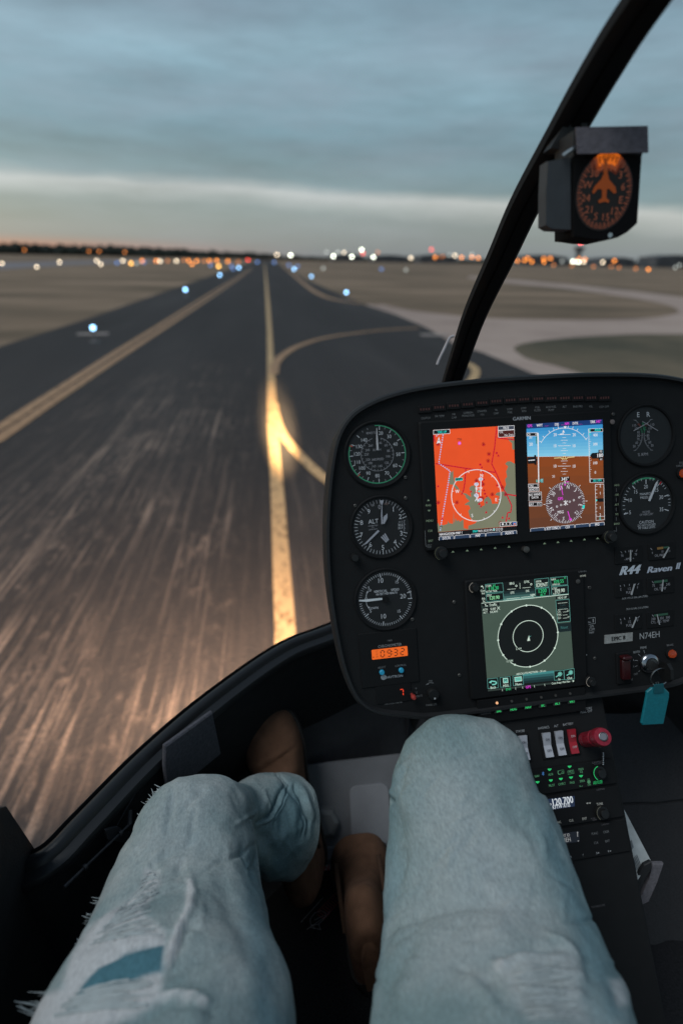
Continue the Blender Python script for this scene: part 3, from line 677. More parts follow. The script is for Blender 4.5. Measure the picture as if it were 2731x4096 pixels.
# legends
c = Canvas(A, h=.0003); tx = ink((.22, .22, .22)); tl = ink((.42, .42, .42)); dim = ink((.13, .12, .125)); grn = ink((.36, .44, .27))
zl = View(PP, 1650, 1580, 1.96); c.V = zl
for s_, x, y in [('CLUTCH', 100, 181), ('MR TEMP', 210, 166), ('MR', 321, 152), ('CHIP', 323, 177), ('CARBON', 432, 139), ('MONOXIDE', 433, 162), ('STARTER', 541, 127), ('ON', 542, 154), ('TR', 651, 118), ('CHIP', 651, 144), ('LOW', 758, 111), ('FUEL', 760, 136),
                 ('LOW', 867, 103), ('RPM', 869, 128), ('FUEL', 975, 97), ('FILTER', 975, 121), ('AUX FUEL', 1081, 94), ('PUMP', 1082, 118), ('ALT', 1186, 91), ('ENG FIRE', 1290, 90), ('OIL', 1393, 90), ('GOV OFF', 1495, 92)]:
    c.text(s_, x, y, 15, tx, .82)
c.build('warning_legends', ipan); c = Canvas(D, h=.0003)
for s_, x, y, h_, m_ in [('OAT/VOLTMETER', 612, 1369, 17, tx), ('PANEL LTS', 950, 1384, 17, tx), ('DIM', 942, 1172, 16, tx)]: c.text(s_, x, y, h_, m_, .8)
c.line([(972, 1190), (935, 1188), (905, 1202)], 5, tx); c.poly([(896, 1208), (920, 1188), (925, 1204)], tx, 2)
c.build('lower_legends', ipan); c = Canvas(Fv, h=.0003)
c.text('R44', 516, 358, 88, ink((.62, .66, .72)), 1.05, shear=.42, bold=6); c.text('Raven', 845, 345, 62, ink((.5, .53, .6)), 1.25, shear=.38, bold=5); c.text('II', 1045, 313, 62, ink((.5, .53, .6)), 1.0, shear=.3, bold=5)
c.line([(712, 378), (985, 352)], 4, ink((.34, .36, .42)))
c.build('badge', ipan); c = Canvas(Fv, h=.0003); c.text('AUX 17.0 US GAL (64 LITERS)', 571, 661, 19, tl, .80); c.text('29.5 US GAL (112 LITERS)', 597, 780, 19, tl, .80)
c.build('fuel_legends', ipan); c = Canvas(Fv, h=.0003); c.text('N74EH', 733, 1080, 62, tl, .84)
c.build('registration', ipan); c = Canvas(Fv, h=.0003); c.text('PRIME', 665, 1217, 23, tl, .8); c.text('BOTH', 590, 1265, 23, tl, .8); c.text('L', 558, 1352, 22, tl, .8); c.text('R', 557, 1428, 22, tx, .8); c.text('OFF', 580, 1510, 22, tx, .8)
for a, b_ in [((668, 1245), (680, 1280)), ((608, 1288), (632, 1312)), ((572, 1358), (603, 1361)), ((572, 1427), (598, 1417)), ((612, 1485), (622, 1472))]: c.line([a, b_], 4, tl)
c.text('BRAKE', 959, 1188, 20, tx, .85); c.text('ENGAGE', 470, 1312, 21, tx, .8); c.text('CLUTCH', 495, 1575, 22, tx, .8)
c.build('switch_legends', ipan); c = Canvas(Fv, h=.0003); c.text('No.', 72, 936, 20, tl, .85); c.text('1', 107, 918, 38, tl, 1, bold=3); c.line([(54, 893), (131, 883), (133, 950), (58, 962)], 4, tl)
for s_, y in (('GPS', 983), ('COM', 1016), ('NAV', 1049)): c.text(s_, 94 , y, 24, tl, .78)
c.text('-D', 22, 1298, 18, tl); c.poly([(33, 1290), (46, 1297), (34, 1306)], tl, 2)
c.build('navigator_legends', ipan); c = Canvas(Ev, h=.0003); c.text('MIXTURE', 1213, 1420, 20, tl, .85); c.text('PULL OFF', 1215, 1445, 20, tl, .85)
c.build('mixture_legend', ipan); c = Canvas(Cv, h=.0003); c.text('FULL', 1200, 1133, 22, tx, .8); c.text('THROTTLE', 1195, 1169, 22, tx, .8)
c.build('throttle_legend', ipan)
# warning lamps
M_wl = mat('dim red warning lens', srgb(60, 24, 18), .4, emit=.6, var=.35, scale=500)
for x, y in [(94, 114), (205, 99), (318, 86), (429, 75), (541, 63), (650, 50), (762, 42), (868, 36), (978, 31), (1083, 28), (1186, 26), (1290, 24), (1393, 24), (1497, 24)]:
    u, v = zl(x, y); b = MB(); b.box(u - .0085, u + .0085, v - .0045, v + .0045, 0, .002, M_bez, .0008)
    for k in range(4): b.box(u - .006 + k * .0033, u - .0045 + k * .0033, v - .0012, v + .0015, .002, .0023, M_wl)
    b.build('warning_lamp', ipan)
def screw(parent, u, v, r=.0022, h=0):
    b = MB(); b.lathe([(r, h), (r, h + .0008), (r * .7, h + .0013)], M_screw, c=(u, v), n=10); b.box(u - r * .75, u + r * .75, v - r * .15, v + r * .15, h + .00131, h + .0014, M_bez); b.build('screw', parent)
for vw, x, y in [(D, 404, 820), (D, 741, 785), (D, 425, 1142), (D, 757, 1106), (D, 1153, 465), (D, 1200, 1120), (Ev, 1240, 338), (Fv, 72, 556), (Fv, 128, 1336), (A, 236, 1064), (A, 628, 842), (A, 630, 1004), (Cv, 366, 540), (D, 780, 620)]: screw(ipan, *vw(x, y))
def cyl(parent, name, u, v, prof, m, n=28, h=0):
    b = MB(); b.lathe([(r, z + h) for r, z in prof], m, c=(u, v), n=n); return b.build(name, parent, True)
M_gl = gl
def gauge(name, label, view, zc, Rz, cat='gauge', ringw=.0035):
    u, v = view(*zc); e = empty(name, PP.mat(u, v)); tag(e, label, cat)
    r_ = math.hypot(view(zc[0] + Rz, zc[1])[0] - u, view(zc[0] + Rz, zc[1])[1] - v)
    b = MB(); b.lathe([(r_ + ringw, 0), (r_ + ringw, .0022), (r_ + ringw * .6, .003), (r_, .0022), (r_ - .0005, .0006)], M_ring if False else M_bez, n=48, cap=False); b.build('bezel', e, True)
    b = MB(); b.lathe([(r_ - .0003, .0006)], mat('dial black', (.008, .008, .0085), .6, var=.1), n=48); b.build('dial_face', e)
    c = Canvas(view, (u, v), h=.0008)
    return e, c, r_
def needle(e, view, a, b_, w0, w1, m, h=.002):
    c = Canvas(view, (0, 0)); P = view(*a); Q = view(*b_); o = e.matrix_world
    u0, v0 = e['uv'] if 'uv' in e else (0, 0)
    return P, Q
def ndl(e, org, view, pts, m, h=.002, name='needle'):
    p = [view(*q) for q in pts]; p = [(x - org[0], y - org[1]) for x, y in p]
    ar = sum(p[i][0] * p[(i + 1) % len(p)][1] - p[(i + 1) % len(p)][0] * p[i][1] for i in range(len(p)))
    if ar < 0: p.reverse()
    b = MB(); b.prism(p, h, h + .0006, m); return b.build(name, e)
wt = ink((.62, .62, .64)); wd_ = ink((.36, .35, .37)); gn = ink((.06, .33, .17)); rr_ = ink((.45, .10, .07))
# --- airspeed indicator
zc = (408, 662); e, c, r_ = gauge('airspeed_indicator', 'airspeed dial with a green arc, topmost of the left column', A, zc, 236); U = r_ / 236
c.arc((0, 0), 219 * U, 8 * U, gn, -2, 293, n=90)
for a in (8, 33, 60, 90, 121, 152.7, 180, 205, 229, 249, 270, 294, 316): c.tick((0, 0), a, 186 * U, 214 * U, 4.5 * U, wt)
for a in (20, 46, 75, 105.5, 137, 166, 192.5, 217, 239, 259.5, 282, 330, 342): c.tick((0, 0), a, 199 * U, 214 * U, 3.5 * U, wd_)
c.tick((0, 0), 291, 200 * U, 224 * U, 10 * U, rr_, 4); c.tick((0, 0), 226, 200 * U, 224 * U, 7 * U, rr_, 4)
c.arc((0, 0), 126 * U, 3 * U, wd_, 15, 345, n=70)
for k in range(26): c.tick((0, 0), 18 + k * 12.6, 112 * U, 124 * U, 2.5 * U, wd_)
for s_, x, y in [('20', 434, 495), ('30', 500, 521), ('40', 548, 581), ('50', 571, 661), ('60', 546, 748), ('70', 482, 808), ('80', 408, 829), ('90', 337, 809), ('100', 290, 769), ('110', 253, 722), ('120', 250, 658), ('130', 265, 600), ('140', 305, 549)]:
    c.text(s_, x, y, 27, wt, .9)
for s_, x, y in [('40', 430, 572), ('60', 475, 590), ('80', 494, 634), ('100', 491, 677), ('120', 480, 727), ('140', 430, 752), ('160', 381, 754), ('180', 354, 730), ('200', 334, 703), ('220', 323, 661), ('240', 331, 628), ('260', 355, 592)]: c.text(s_, x, y, 19, wd_, .85)
c.text('KNOTS', 358, 494, 18, wd_, .85); c.text('KM/H', 405, 625, 19, wd_, .95); c.text('AIRSPEED', 410, 700, 18, wd_, .85)
c.build('markings', e); org = A(*zc); ndl(e, org, A, [(401, 628), (397, 560), (399, 455), (403, 455), (411, 560), (416, 628)], ink((.55, .53, .54)))
# --- altimeter
zc = (440, 1230); e, c, r_ = gauge('altimeter', 'altimeter dial marked ALT, middle of the left column', A, zc, 222); U = r_ / 222
for k in range(50):
    a = k * 7.2
    if 78 < a < 104: continue
    c.tick((0, 0), a, (183 if k % 5 else 174) * U, 210 * U, (3.2 if k % 5 else 4.5) * U, wd_ if (k < 7 or k > 40) else wt)
for s_, x, y in [('9', 340, 1109), ('1', 532, 1092), ('2', 586, 1149), ('3', 594, 1279), ('4', 545, 1348), ('5', 451, 1390), ('6', 354, 1367), ('7', 283, 1292), ('8', 284, 1196)]: c.text(s_, x, y, 36, wt, .95)
c.text('0', 424, 1073, 34, wd_, .9); c.text('ALT', 376, 1186, 34, wt, .9); c.text('CALIBRATED', 373, 1220, 10, wd_, .9); c.text('TO', 372, 1234, 9, wd_); c.text('20,000 FEET', 373, 1248, 10, wd_, .9)
c.text('100', 371, 1060, 17, wd_, .7, rot=20); c.text('FEET', 478, 1049, 15, ink((.30, .2, .18)), .85)
c.text('30.5', 588, 1192, 17, wd_, .85); c.text('30.6', 588, 1213, 18, wt, .85); c.text('30.7', 588, 1237, 18, wt, .85)
for k in range(14): c.line([(612, 1180 + k * 6), (622 + (k % 5 == 0) * 6, 1179 + k * 6)], 2.5, wd_)
c.build('markings', e); org = A(*zc); gy = ink((.40, .40, .44))
ndl(e, org, A, [(436, 1206), (434, 1130), (439, 1060), (424, 1022), (455, 1020), (442, 1060), (444, 1130), (447, 1206)], gy, .0026)
ndl(e, org, A, [(300, 1372), (313, 1352), (411, 1252), (423, 1262), (325, 1358)], gy, .002)
ndl(e, org, A, [(447, 1200), (452, 1150), (482, 1123), (482, 1160), (458, 1206)], gy, .0032)
for k in range(3): ndl(e, org, A, [(434 + k * 13, 1310 - k * 12), (442 + k * 13, 1302 - k * 12), (482 + k * 8, 1346 - k * 8), (474 + k * 8, 1352 - k * 8)], gy, .0014, 'stripe')
cyl(e, 'setting_knob', -.036 * .98, -.033, [(.0045, 0), (.0045, .009), (.004, .010)], M_knob, 20)
# --- vertical speed
zc = (540, 440); e, c, r_ = gauge('vertical_speed_indicator', 'vertical speed dial, lowest of the left column', D, zc, 252); U = r_ / 252
for s_ in (-1, 1):
    for k in range(34):
        a = 270 + s_ * (k * 5.05)
        if k == 0 or k > 33: continue
        big_ = k in (7, 16, 25)
        c.tick((0, 0), a, (196 if big_ else 212) * U, 234 * U, (7 if big_ else 4) * U, wt if s_ < 0 or k > 9 else wd_)
c.tick((0, 0), 79, 196 * U, 236 * U, 6 * U, wt); c.tick((0, 0), 94, 196 * U, 236 * U, 6 * U, wt); c.arc((0, 0), 226 * U, 4 * U, wt, 79, 94)
for s_, x, y, h_ in [('10', 497, 272, 42), ('15', 641, 285, 26), ('20', 695, 411, 40), ('15', 659, 545, 26), ('10', 522, 591, 42), ('5', 389, 337, 26), ('5', 405, 546, 26)]: c.text(s_, x, y, h_, wt, .92)
c.text('VERTICAL', 494, 368, 22, wt, .84, bold=1); c.text('SPEED', 624, 353, 22, wt, .84, bold=1); c.text('100 FEET PER MINUTE', 549, 388, 18, wt, .76, bold=1); c.text('UP', 400, 362, 19, wt, .85); c.text('DOWN', 433, 518, 21, wt, .8)
for l in ([(365, 428), (368, 400), (376, 372)], [(366, 462), (372, 490), (388, 518)]): c.line(l, 5, wt)
c.poly([(368, 382), (380, 362), (384, 382)], wt, 3); c.poly([(380, 514), (396, 504), (394, 524)], wt, 3); c.arc(tuple(Vector(c.q(365, 435))), 8 * U, 4 * U, wt)
c.build('markings', e); org = D(*zc); ndl(e, org, D, [(300, 448), (300, 455), (370, 460), (508, 442), (507, 425), (368, 438)], ink((.72, .74, .75)))
cyl(e, 'hub', 0, 0, [(.004, .0025), (.004, .0035)], M_bez, 16)
# --- chronometer
u, v = D(573, 980); e = empty('chronometer', PP.mat(u, v)); tag(e, 'digital clock reading 09:32 on a lit orange display', 'clock'); og = (u, v)
b = MB(); b.box(-.036, .036, -.032, .036, 0, .0016, M_bez, .0008); b.build('faceplate', e)
c = Canvas(D, og, h=.0018); OR = E(226, 98, 30); ob = E(52, 22, 12)
q = [c.q(414, 890), c.q(733, 856), c.q(735, 944), c.q(416, 978)]; xs = [p[0] for p in q]; ys = [p[1] for p in q]
c.raw(rrect((xs[0] + xs[3]) / 2, (xs[1] + xs[2]) / 2, (ys[2] + ys[3]) / 2, (ys[0] + ys[1]) / 2, .001), OR, 1); c.build('lit_display', e)
SEG = {'0': 'abcdef', '1': 'bc', '2': 'abged', '3': 'abgcd', '4': 'fgbc', '5': 'afgcd', '6': 'afgedc', '7': 'abc', '8': 'abcdefg', '9': 'abcdfg'}
def seg7(c, ch, x, y, h_, m_, t_=.13, layer=4):
    w_ = h_ * .55; cx, cy_ = c.q(x, y); H = c.sc(x, y, h_) / 2; Wd = c.sc(x, y, w_) / 2; tt = H * 2 * t_; g = tt * .55; sh = lambda p: (cx + p[0] + p[1] * .05, cy_ + p[1])
    sg = {'a': ((-Wd + g, H), (Wd - g, H)), 'g': ((-Wd + g, 0), (Wd - g, 0)), 'd': ((-Wd + g, -H), (Wd - g, -H)), 'f': ((-Wd, g), (-Wd, H - g)), 'b': ((Wd, g), (Wd, H - g)), 'e': ((-Wd, -H + g), (-Wd, -g)), 'c': ((Wd, -H + g), (Wd, -g))}
    for k in SEG[ch]: c.seg(sh(sg[k][0]), sh(sg[k][1]), tt, m_, layer)
c = Canvas(D, og, h=.002)
for ch, x, y in (('0', 510, 924), ('9', 570, 918), ('3', 627, 912), ('2', 687, 904)): seg7(c, ch, x, y, 56, ob, .14)
c.disc(c.q(597, 905), .0006, ob, 4, 8); c.disc(c.q(599, 925), .0006, ob, 4, 8)
for s_, x, y in (('UT', 459, 906), ('LT', 461, 929), ('ET', 464, 953)): c.text(s_, x, y, 15, ob, .8)
c.poly([(425, 949), (425, 962), (438, 955)], ob, 3)
c.text('M800', 575, 806, 15, tx, .85); c.text('CHRONOMETER', 576, 849, 23, ink((.34, .34, .34)), .84); c.text('SELECT', 504, 1045, 16, tx, .9); c.text('CONTROL', 671, 1028, 16, tx, .9); c.text('DAVTRON', 610, 1128, 22, ink((.34, .36, .38)), 1.05, shear=.2, bold=2); c.disc(c.q(520, 1134), .0035, ink((.3, .32, .34)), 2, 12)
c.build('lettering', e)
M_blue = mat('cyan push button', (.02, .36, .58), .4)
for x, y in ((504, 1089), (676, 1070)):
    q = Canvas(D, og).q(x, y); cyl(e, 'push_button', *q, [(.0032, .0015), (.0032, .004), (.0024, .0048)], M_blue, 16)
# --- temperature / volt meter
u, v = D(612, 1280); e = empty('temperature_gauge', PP.mat(u, v)); tag(e, 'small red digital readout showing 7 below the clock', 'gauge')
b = MB(); b.box(-.022, .022, -.012, .014, 0, .0012, M_bez, .0006); b.build('window', e)
c = Canvas(D, (u, v), h=.0014); seg7(c, '7', 680, 1272, 56, E(250, 70, 40), .13); c.build('lit_digit', e)
u, v = D(770, 1286); e = empty('selector_switch', PP.mat(u, v)); tag(e, 'red tipped selector toggle beside the letters VOLTS', 'switch')
cyl(e, 'nut', 0, 0, [(.0045, 0), (.0045, .002), (.0025, .0025)], M_bez, 6); cyl(e, 'toggle', 0, 0, [(.0018, 0), (.0018, .006), (.0030, .009), (.0030, .013), (.0018, .015)], mat('red toggle cap', (.42, .05, .04), .35), 14)
c = Canvas(D, (u, v), h=.0005); c.text('°F', 810, 1240, 15, tx); c.text('°C', 813, 1275, 15, tx); c.text('VOLTS', 836, 1306, 17, tx, .85); c.build('lettering', e)
u, v = D(958, 1298); e = empty('dimmer_knob', PP.mat(u, v)); tag(e, 'black dimmer knob with a white dot above PANEL LTS', 'knob')
cyl(e, 'grip', 0, 0.003, [(.0070, 0), (.0070, .007), (.0064, .008)], M_knob, 24); c = Canvas(D, (u, v), h=.0112); c.disc((0, 0), .0012, ink((.5, .5, .5)), 1, 10); c.build('index_dot', e)
# --- right column: rotor tachometer
zc = (765, 800); e, c, r_ = gauge('rotor_tachometer', 'twin needle engine and rotor speed dial marked E R', Cv, zc, 318); U = r_ / 318
c.text('E', 668, 547, 54, wt, .95); c.text('R', 790, 543, 54, wt, .95); c.text('% RPM', 723, 1032, 34, wd_, .9)
for s_, x, y in [('110', 619, 678), ('100', 648, 716), ('90', 668, 763), ('80', 670, 803), ('70', 666, 846), ('60', 648, 889), ('50', 618, 933), ('110', 840, 667), ('100', 814, 712), ('90', 792, 757), ('80', 785, 801), ('70', 790, 840), ('60', 808, 883), ('50', 837, 922)]: c.text(s_, x, y, 29, wd_, .8)
for sg, P in ((-1, [(640, 612), (690, 668), (716, 730), (724, 800), (716, 860), (690, 920), (640, 985)]), (1, [(815, 605), (765, 664), (738, 730), (732, 800), (740, 860), (765, 920), (818, 980)])):
    pts = smooth_line(P, 6)
    for i, (x, y) in enumerate(pts):
        if i % 1 == 0:
            L = 16 if i % 6 else 30; c.line([(x, y), (x + sg * L, y - sg * 0)], 3.5, gn if 8 < i < 16 else (rr_ if i in (5, 6, 7, 8) else wd_))
for i in range(6): c.line([(712 + i * 3, 650 + i * 16), (738 + i * 2, 648 + i * 16)], 11, ink((.04, .22, .11)), 2)
c.build('markings', e); org = Cv(*zc)
ndl(e, org, Cv, [(600, 742), (604, 748), (780, 650), (776, 642)], wd_, .0022); ndl(e, org, Cv, [(890, 746), (894, 740), (706, 628), (704, 634)], wd_, .003)
# --- manifold pressure
zc = (770, 1632); e, c, r_ = gauge('manifold_pressure_gauge', 'manifold pressure dial below the E R dial', Cv, zc, 318); U = r_ / 318
for a, b_ in [((493, 1763), (543, 1746)), ((497, 1578), (543, 1588)), ((596, 1414), (628, 1452)), ((762, 1338), (762, 1394)), ((986, 1543), (1036, 1525)), ((988, 1703), (1038, 1717)), ((895, 1425), (932, 1380))]: c.line([a, b_], 10, wt)
for a in list(range(-108, -80, 9)) + list(range(-72, -45, 8)) + [-30, -22, -12, 10, 18, 30] + list(range(42, 60, 7)) + [76, 84, 92, 98]: c.tick((0, 0), a, 262 * U, 290 * U, 5 * U, wt)
c.arc((0, 0), 284 * U, 18 * U, gn, -36, 22, n=60); c.tick((0, 0), 38, 258 * U, 294 * U, 14 * U, ink((.55, .04, .05)), 4)
for s_, x, y in (('5', 567, 1739), ('10', 569, 1590), ('15', 638, 1487), ('20', 760, 1425), ('25', 888, 1464), ('30', 947, 1554), ('35', 950, 1702)): c.text(s_, x, y, 42, wt, .85)
c.text('MANIFOLD', 772, 1512, 28, wt, .84); c.text('PRESSURE', 766, 1556, 28, wt, .84); c.text('INCHES', 766, 1732, 22, wd_, .85); c.text('OF MERCURY', 768, 1763, 24, wd_, .78)
c.text('CAUTION', 766, 1855, 32, wt, .84); c.text('DO NOT EXCEED', 770, 1893, 24, wt, .78); c.text('MP TABLE LIMITS', 771, 1925, 24, wt, .78)
c.build('markings', e); org = Cv(*zc); ndl(e, org, Cv, [(782, 1596), (804, 1604), (892, 1388), (898, 1364), (888, 1362), (870, 1384)], wt)
# throttle lamp & brake lamp
M_org = mat('dim orange jewel', srgb(120, 44, 16), .3, emit=.8, var=.45, scale=900)
for nm, lb, vw, x, y in (('throttle_lamp', 'small orange jewel lamp at the right picture edge under FULL THROTTLE', Cv, 1200, 1262), ('brake_lamp', 'small orange jewel lamp under the word BRAKE', Fv, 965, 1278)):
    u, v = vw(x, y); e = empty(nm, PP.mat(u, v)); tag(e, lb, 'lamp'); cyl(e, 'collar', 0, 0, [(.0075, 0), (.0075, .002), (.006, .003)], M_bez, 18); cyl(e, 'jewel', 0, 0, [(.0058, .002), (.0048, .006), (.0025, .0075)], M_org, 9)
# --- small edge gauges
def small(name, label, zc, tt, ticks, nd_, arcs=(), w_=.034, h_=.018):
    u, v = Fv(*zc); e = empty(name, PP.mat(u, v)); tag(e, label, 'gauge')
    b = MB(); b.box(-w_ / 2 - .002, w_ / 2 + .002, -h_ / 2 - .002, h_ / 2 + .002, 0, .0012, M_bez, .0006); b.build('window', e)
    c = Canvas(Fv, (u, v), h=.0014)
    for s_, x, y, hh in tt: c.text(s_, x, y, hh, wd_, .82)
    for a, b_ in ticks: c.line([a, b_], 6, wd_)
    for l, m_, ww in arcs: c.line(l, ww, m_, 2)
    c.build('markings', e); ndl(e, (u, v), Fv, nd_, ink((.42, .42, .42)), .0022); return e
og_ = ink((.30, .16, .05)); dg = ink((.045, .12, .075))
small('ammeter', 'little ammeter window marked AMPS', (500, 190), [('70', 424, 200, 24), ('70', 574, 184, 24), ('- AMPS +', 498, 234, 24)], [((408, 152), (424, 172)), ((455, 146), (465, 164)), ((498, 140), (499, 160)), ((540, 138), (535, 158)), ((588, 132), (576, 156))], [(504, 262), (516, 262), (520, 136), (508, 134)])
small('oil_pressure_gauge', 'little gauge window marked OIL PRESS with an orange arc', (870, 150), [('0', 757, 168, 22), ('55', 868, 153, 20), ('115', 938, 148, 20), ('OIL PRESS', 845, 194, 24)], [((736, 116), (755, 136))], [(866, 220), (880, 224), (942, 108), (932, 104)], [([(810, 120), (878, 112)], og_, 24), ([(880, 110), (940, 104)], dg, 18)])
small('fuel_gauge', 'auxiliary fuel gauge window below the slanted R44 badge', (500, 560), [('E', 410, 572, 24), ('1/2', 503, 564, 24), ('F', 594, 552, 24), ('FUEL', 500, 604, 26)], [((402, 528), (408, 544)), ((445, 518), (452, 538)), ((503, 512), (504, 532)), ((572, 506), (566, 528)), ((610, 502), (594, 524))], [(514, 628), (528, 634), (562, 512), (550, 508)])
small('oil_temperature_gauge', 'little gauge window marked OIL TEMP with a green arc', (855, 530), [('75', 771, 530, 26), ('180', 861, 523, 26), ('245', 930, 514, 26), ('OIL TEMP', 843, 564, 26)], [((756, 482), (770, 504))], [(852, 590), (864, 592), (876, 464), (868, 462)], [([(775, 492), (925, 474)], dg, 24)])
small('fuel_gauge', 'main fuel gauge window above the EPIC 8 plate', (500, 930), [('E', 413, 940, 24), ('1/2', 506, 928, 24), ('F', 595, 916, 24), ('FUEL', 503, 967, 26)], [((402, 898), (412, 912)), ((446, 886), (456, 906)), ((506, 880), (508, 900)), ((572, 876), (570, 894)), ((615, 866), (596, 890))], [(524, 992), (536, 996), (586, 880), (574, 874)])
small('cylinder_temperature_gauge', 'little gauge window marked CYL HD TEMP', (850, 900), [('200', 768, 897, 26), ('350', 860, 888, 26), ('500', 928, 880, 26), ('CYL. HD. TEMP', 842, 926, 25)], [((754, 852), (772, 870))], [(826, 960), (838, 958), (808, 846), (800, 848)], [([(778, 860), (930, 842)], dg, 22)])
# label plate
u, v = Fv(390, 1112); e = empty('name_plate', PP.mat(u, v)); tag(e, 'small grey engraved plate reading EPIC 8', 'label plate')
c = Canvas(Fv, (u, v)); q = [c.q(235, 1080), c.q(546, 1049), c.q(544, 1144), c.q(235, 1176)]; b = MB(); b.prism(q[::-1], 0, .0008, mat('silver label foil', (.36, .35, .33), .5, .2, var=.3, scale=300)); b.build('plate', e)
c.h = .0008; c.text('EPIC 8', 385, 1112, 40, ink((.02, .02, .02)), .95, bold=4); c.build('lettering', e)
# clutch switch guard
u, v = Fv(440, 1430); e = empty('clutch_switch', PP.mat(u, v)); tag(e, 'dark red guarded clutch switch left of the key', 'switch')
M_cg = mat('dark red guard', (.04, .006, .007), .3, var=.2)
b = MB(); b.box(-.010, .010, -.022, .020, 0, .003, M_bez, .001); b.build('base', e)
b = MB(); b.box(-.006, .006, -.015, .012, .003, .009, M_cg, .0015); b.box(-.0065, .0065, .012, .017, .003, .012, M_cg, .0015); b.build('guard', e, True)
# ignition switch, key, ring and tag
u, v = Fv(722, 1385); e = empty('ignition_switch', PP.mat(u, v)); tag(e, 'round chrome ignition lock between PRIME and BRAKE', 'ignition lock')
cyl(e, 'collar', 0, 0, [(.0135, 0), (.0135, .003), (.0115, .006), (.0085, .007), (.0078, .004)], mat('chromed lock ring', (.42, .42, .44), .22, 1), 36)
cyl(e, 'barrel', 0, 0, [(.0076, .004), (.0074, .008), (.003, .0085)], mat('dark lock barrel', (.08, .08, .08), .35, .7), 24)
kx, ky = Fv(800, 1470); ky_ = PP.p(kx, ky)
kk = empty('ignition_key', PP.mat(u, v)); tag(kk, 'key with black head turned in the ignition lock', 'key')
b = MB(); b.box(-.0012, .0012, -.005, .005, .0085, .022, M_metal); b.build('blade', kk)
b = MB(); b.rings([[(x * .004 + .002 * 0, y, .022 + z) for x, y, z in ring_] for ring_ in [[(sx_2, a * .011, 0) for sx_2, a in ((-.5, -.5), (.5, -.5), (.5, .5), (-.5, .5))], [(sx_2, a * .02, .006) for sx_2, a in ((-.6, -.6), (.6, -.6), (.6, .6), (-.6, .6))], [(sx_2, a * .02, .016) for sx_2, a in ((-.6, -.6), (.6, -.6), (.6, .6), (-.6, .6))], [(sx_2, a * .012, .022) for sx_2, a in ((-.5, -.5), (.5, -.5), (.5, .5), (-.5, .5))]]], M_knob, (True, True)); b.build('head', kk, True)
zF = lambda x, y: ((2330 + x / 2.768) * K, (2150 + y / 2.768) * K)
dk = (MT @ (PP.p(u, v, .03) - EYE)).z
def ringpts(c_, ax, ay, r_, n=28): return [c_ + ax * (r_ * math.cos(2 * math.pi * i / n)) + ay * (r_ * math.sin(2 * math.pi * i / n)) for i in range(n + 1)]
kr = empty('key_ring', Matrix.Translation(at(*zF(850, 1545), dk))); tag(kr, 'steel split ring hanging from the ignition key', 'key ring'); rc = kr.matrix_world.translation.copy()
for k in range(2):
    b = MB(); b.tube([p - rc for p in ringpts(at(*zF(846 + 6 * k, 1545), dk - .001 * k), PP.x, (PP.y * .98 + PP.n * .2), .0125, 32)], .00055, M_metal, 6); b.build('coil', kr, True)
tp = Plane(at(*zF(785, 1860), dk - .004), PP.x, (PP.y + PP.n * .05)); kt = empty('key_tag', tp.mat()); tag(kt, 'flat teal plastic key tag hanging under the ignition', 'key tag')
M_teal = mat('teal plastic tag', (.008, .17, .205), .35, var=.15, scale=300)
cc = Canvas(View(tp, 2330, 2150, 2.768)); q = [cc.q(x, y) for x, y in [(690, 1700), (745, 1655), (880, 1650), (940, 1710), (938, 1760), (876, 2055), (645, 2068), (630, 2045), (688, 1740)]][::-1]
b = MB(); iq = [(x * .94 + .0 , y * .96) for x, y in q]; b.rings([[(x, y, 0) for x, y in q], [(x, y, .002) for x, y in q], [(x, y, .003) for x, y in iq]], M_teal, (True, True)); b.build('body', kt)
b = MB(); a_, b_ = cc.q(760, 1650), cc.q(870, 1645); b.box(a_[0], b_[0], a_[1] - .008, a_[1] + .004, .003, .0042, mat('darker tag eyelet', (.006, .09, .11), .4), .0005); b.build('eyelet', kt)
b = MB(); b.tube([(a_[0] + .006, a_[1] - .002, .002), (a_[0] + .004, a_[1] + .006, .002), (b_[0] - .006, a_[1] + .006, .002), (b_[0] - .006, a_[1] - .002, .002)], .0006, M_metal, 6); b.build('link', kt)
# ------------------------------------------------------------------ twin display unit
u0, v1 = B(100, 215); u1, v0 = B(1500, 1190)
ua, ub = B(60, 640)[0], B(1545, 640)[0]; va, vb = B(480, 1190)[1], B(800, 165)[1]
du = empty('flight_display', PP.mat((ua + ub) / 2, (va + vb) / 2)); og = ((ua + ub) / 2, (va + vb) / 2); tag(du, 'wide twin screen flight display with map and artificial horizon', 'display')
b = MB(); b.box(ua - og[0], ub - og[0], va - og[1], vb - og[1], 0, .006, M_bez, .002); b.build('bezel', du, True)
hS = .0064
c = Canvas(B, og, h=hS)
OG = E(226, 80, 34); GY = E(120, 122, 100); RD = E(206, 22, 48); WT = E(225, 225, 228); BK = E(14, 14, 18); CY = E(40, 215, 205); MG_ = E(225, 60, 215); BT = E(40, 58, 84); LB = E(170, 195, 240); DR = E(140, 12, 26)
c.poly([(147, 277), (771, 240), (797, 1082), (190, 1132)], BK, 1)
c.poly([(147, 278), (771, 241), (794, 1022), (186, 1072)], OG, 2)
TR3 = 3
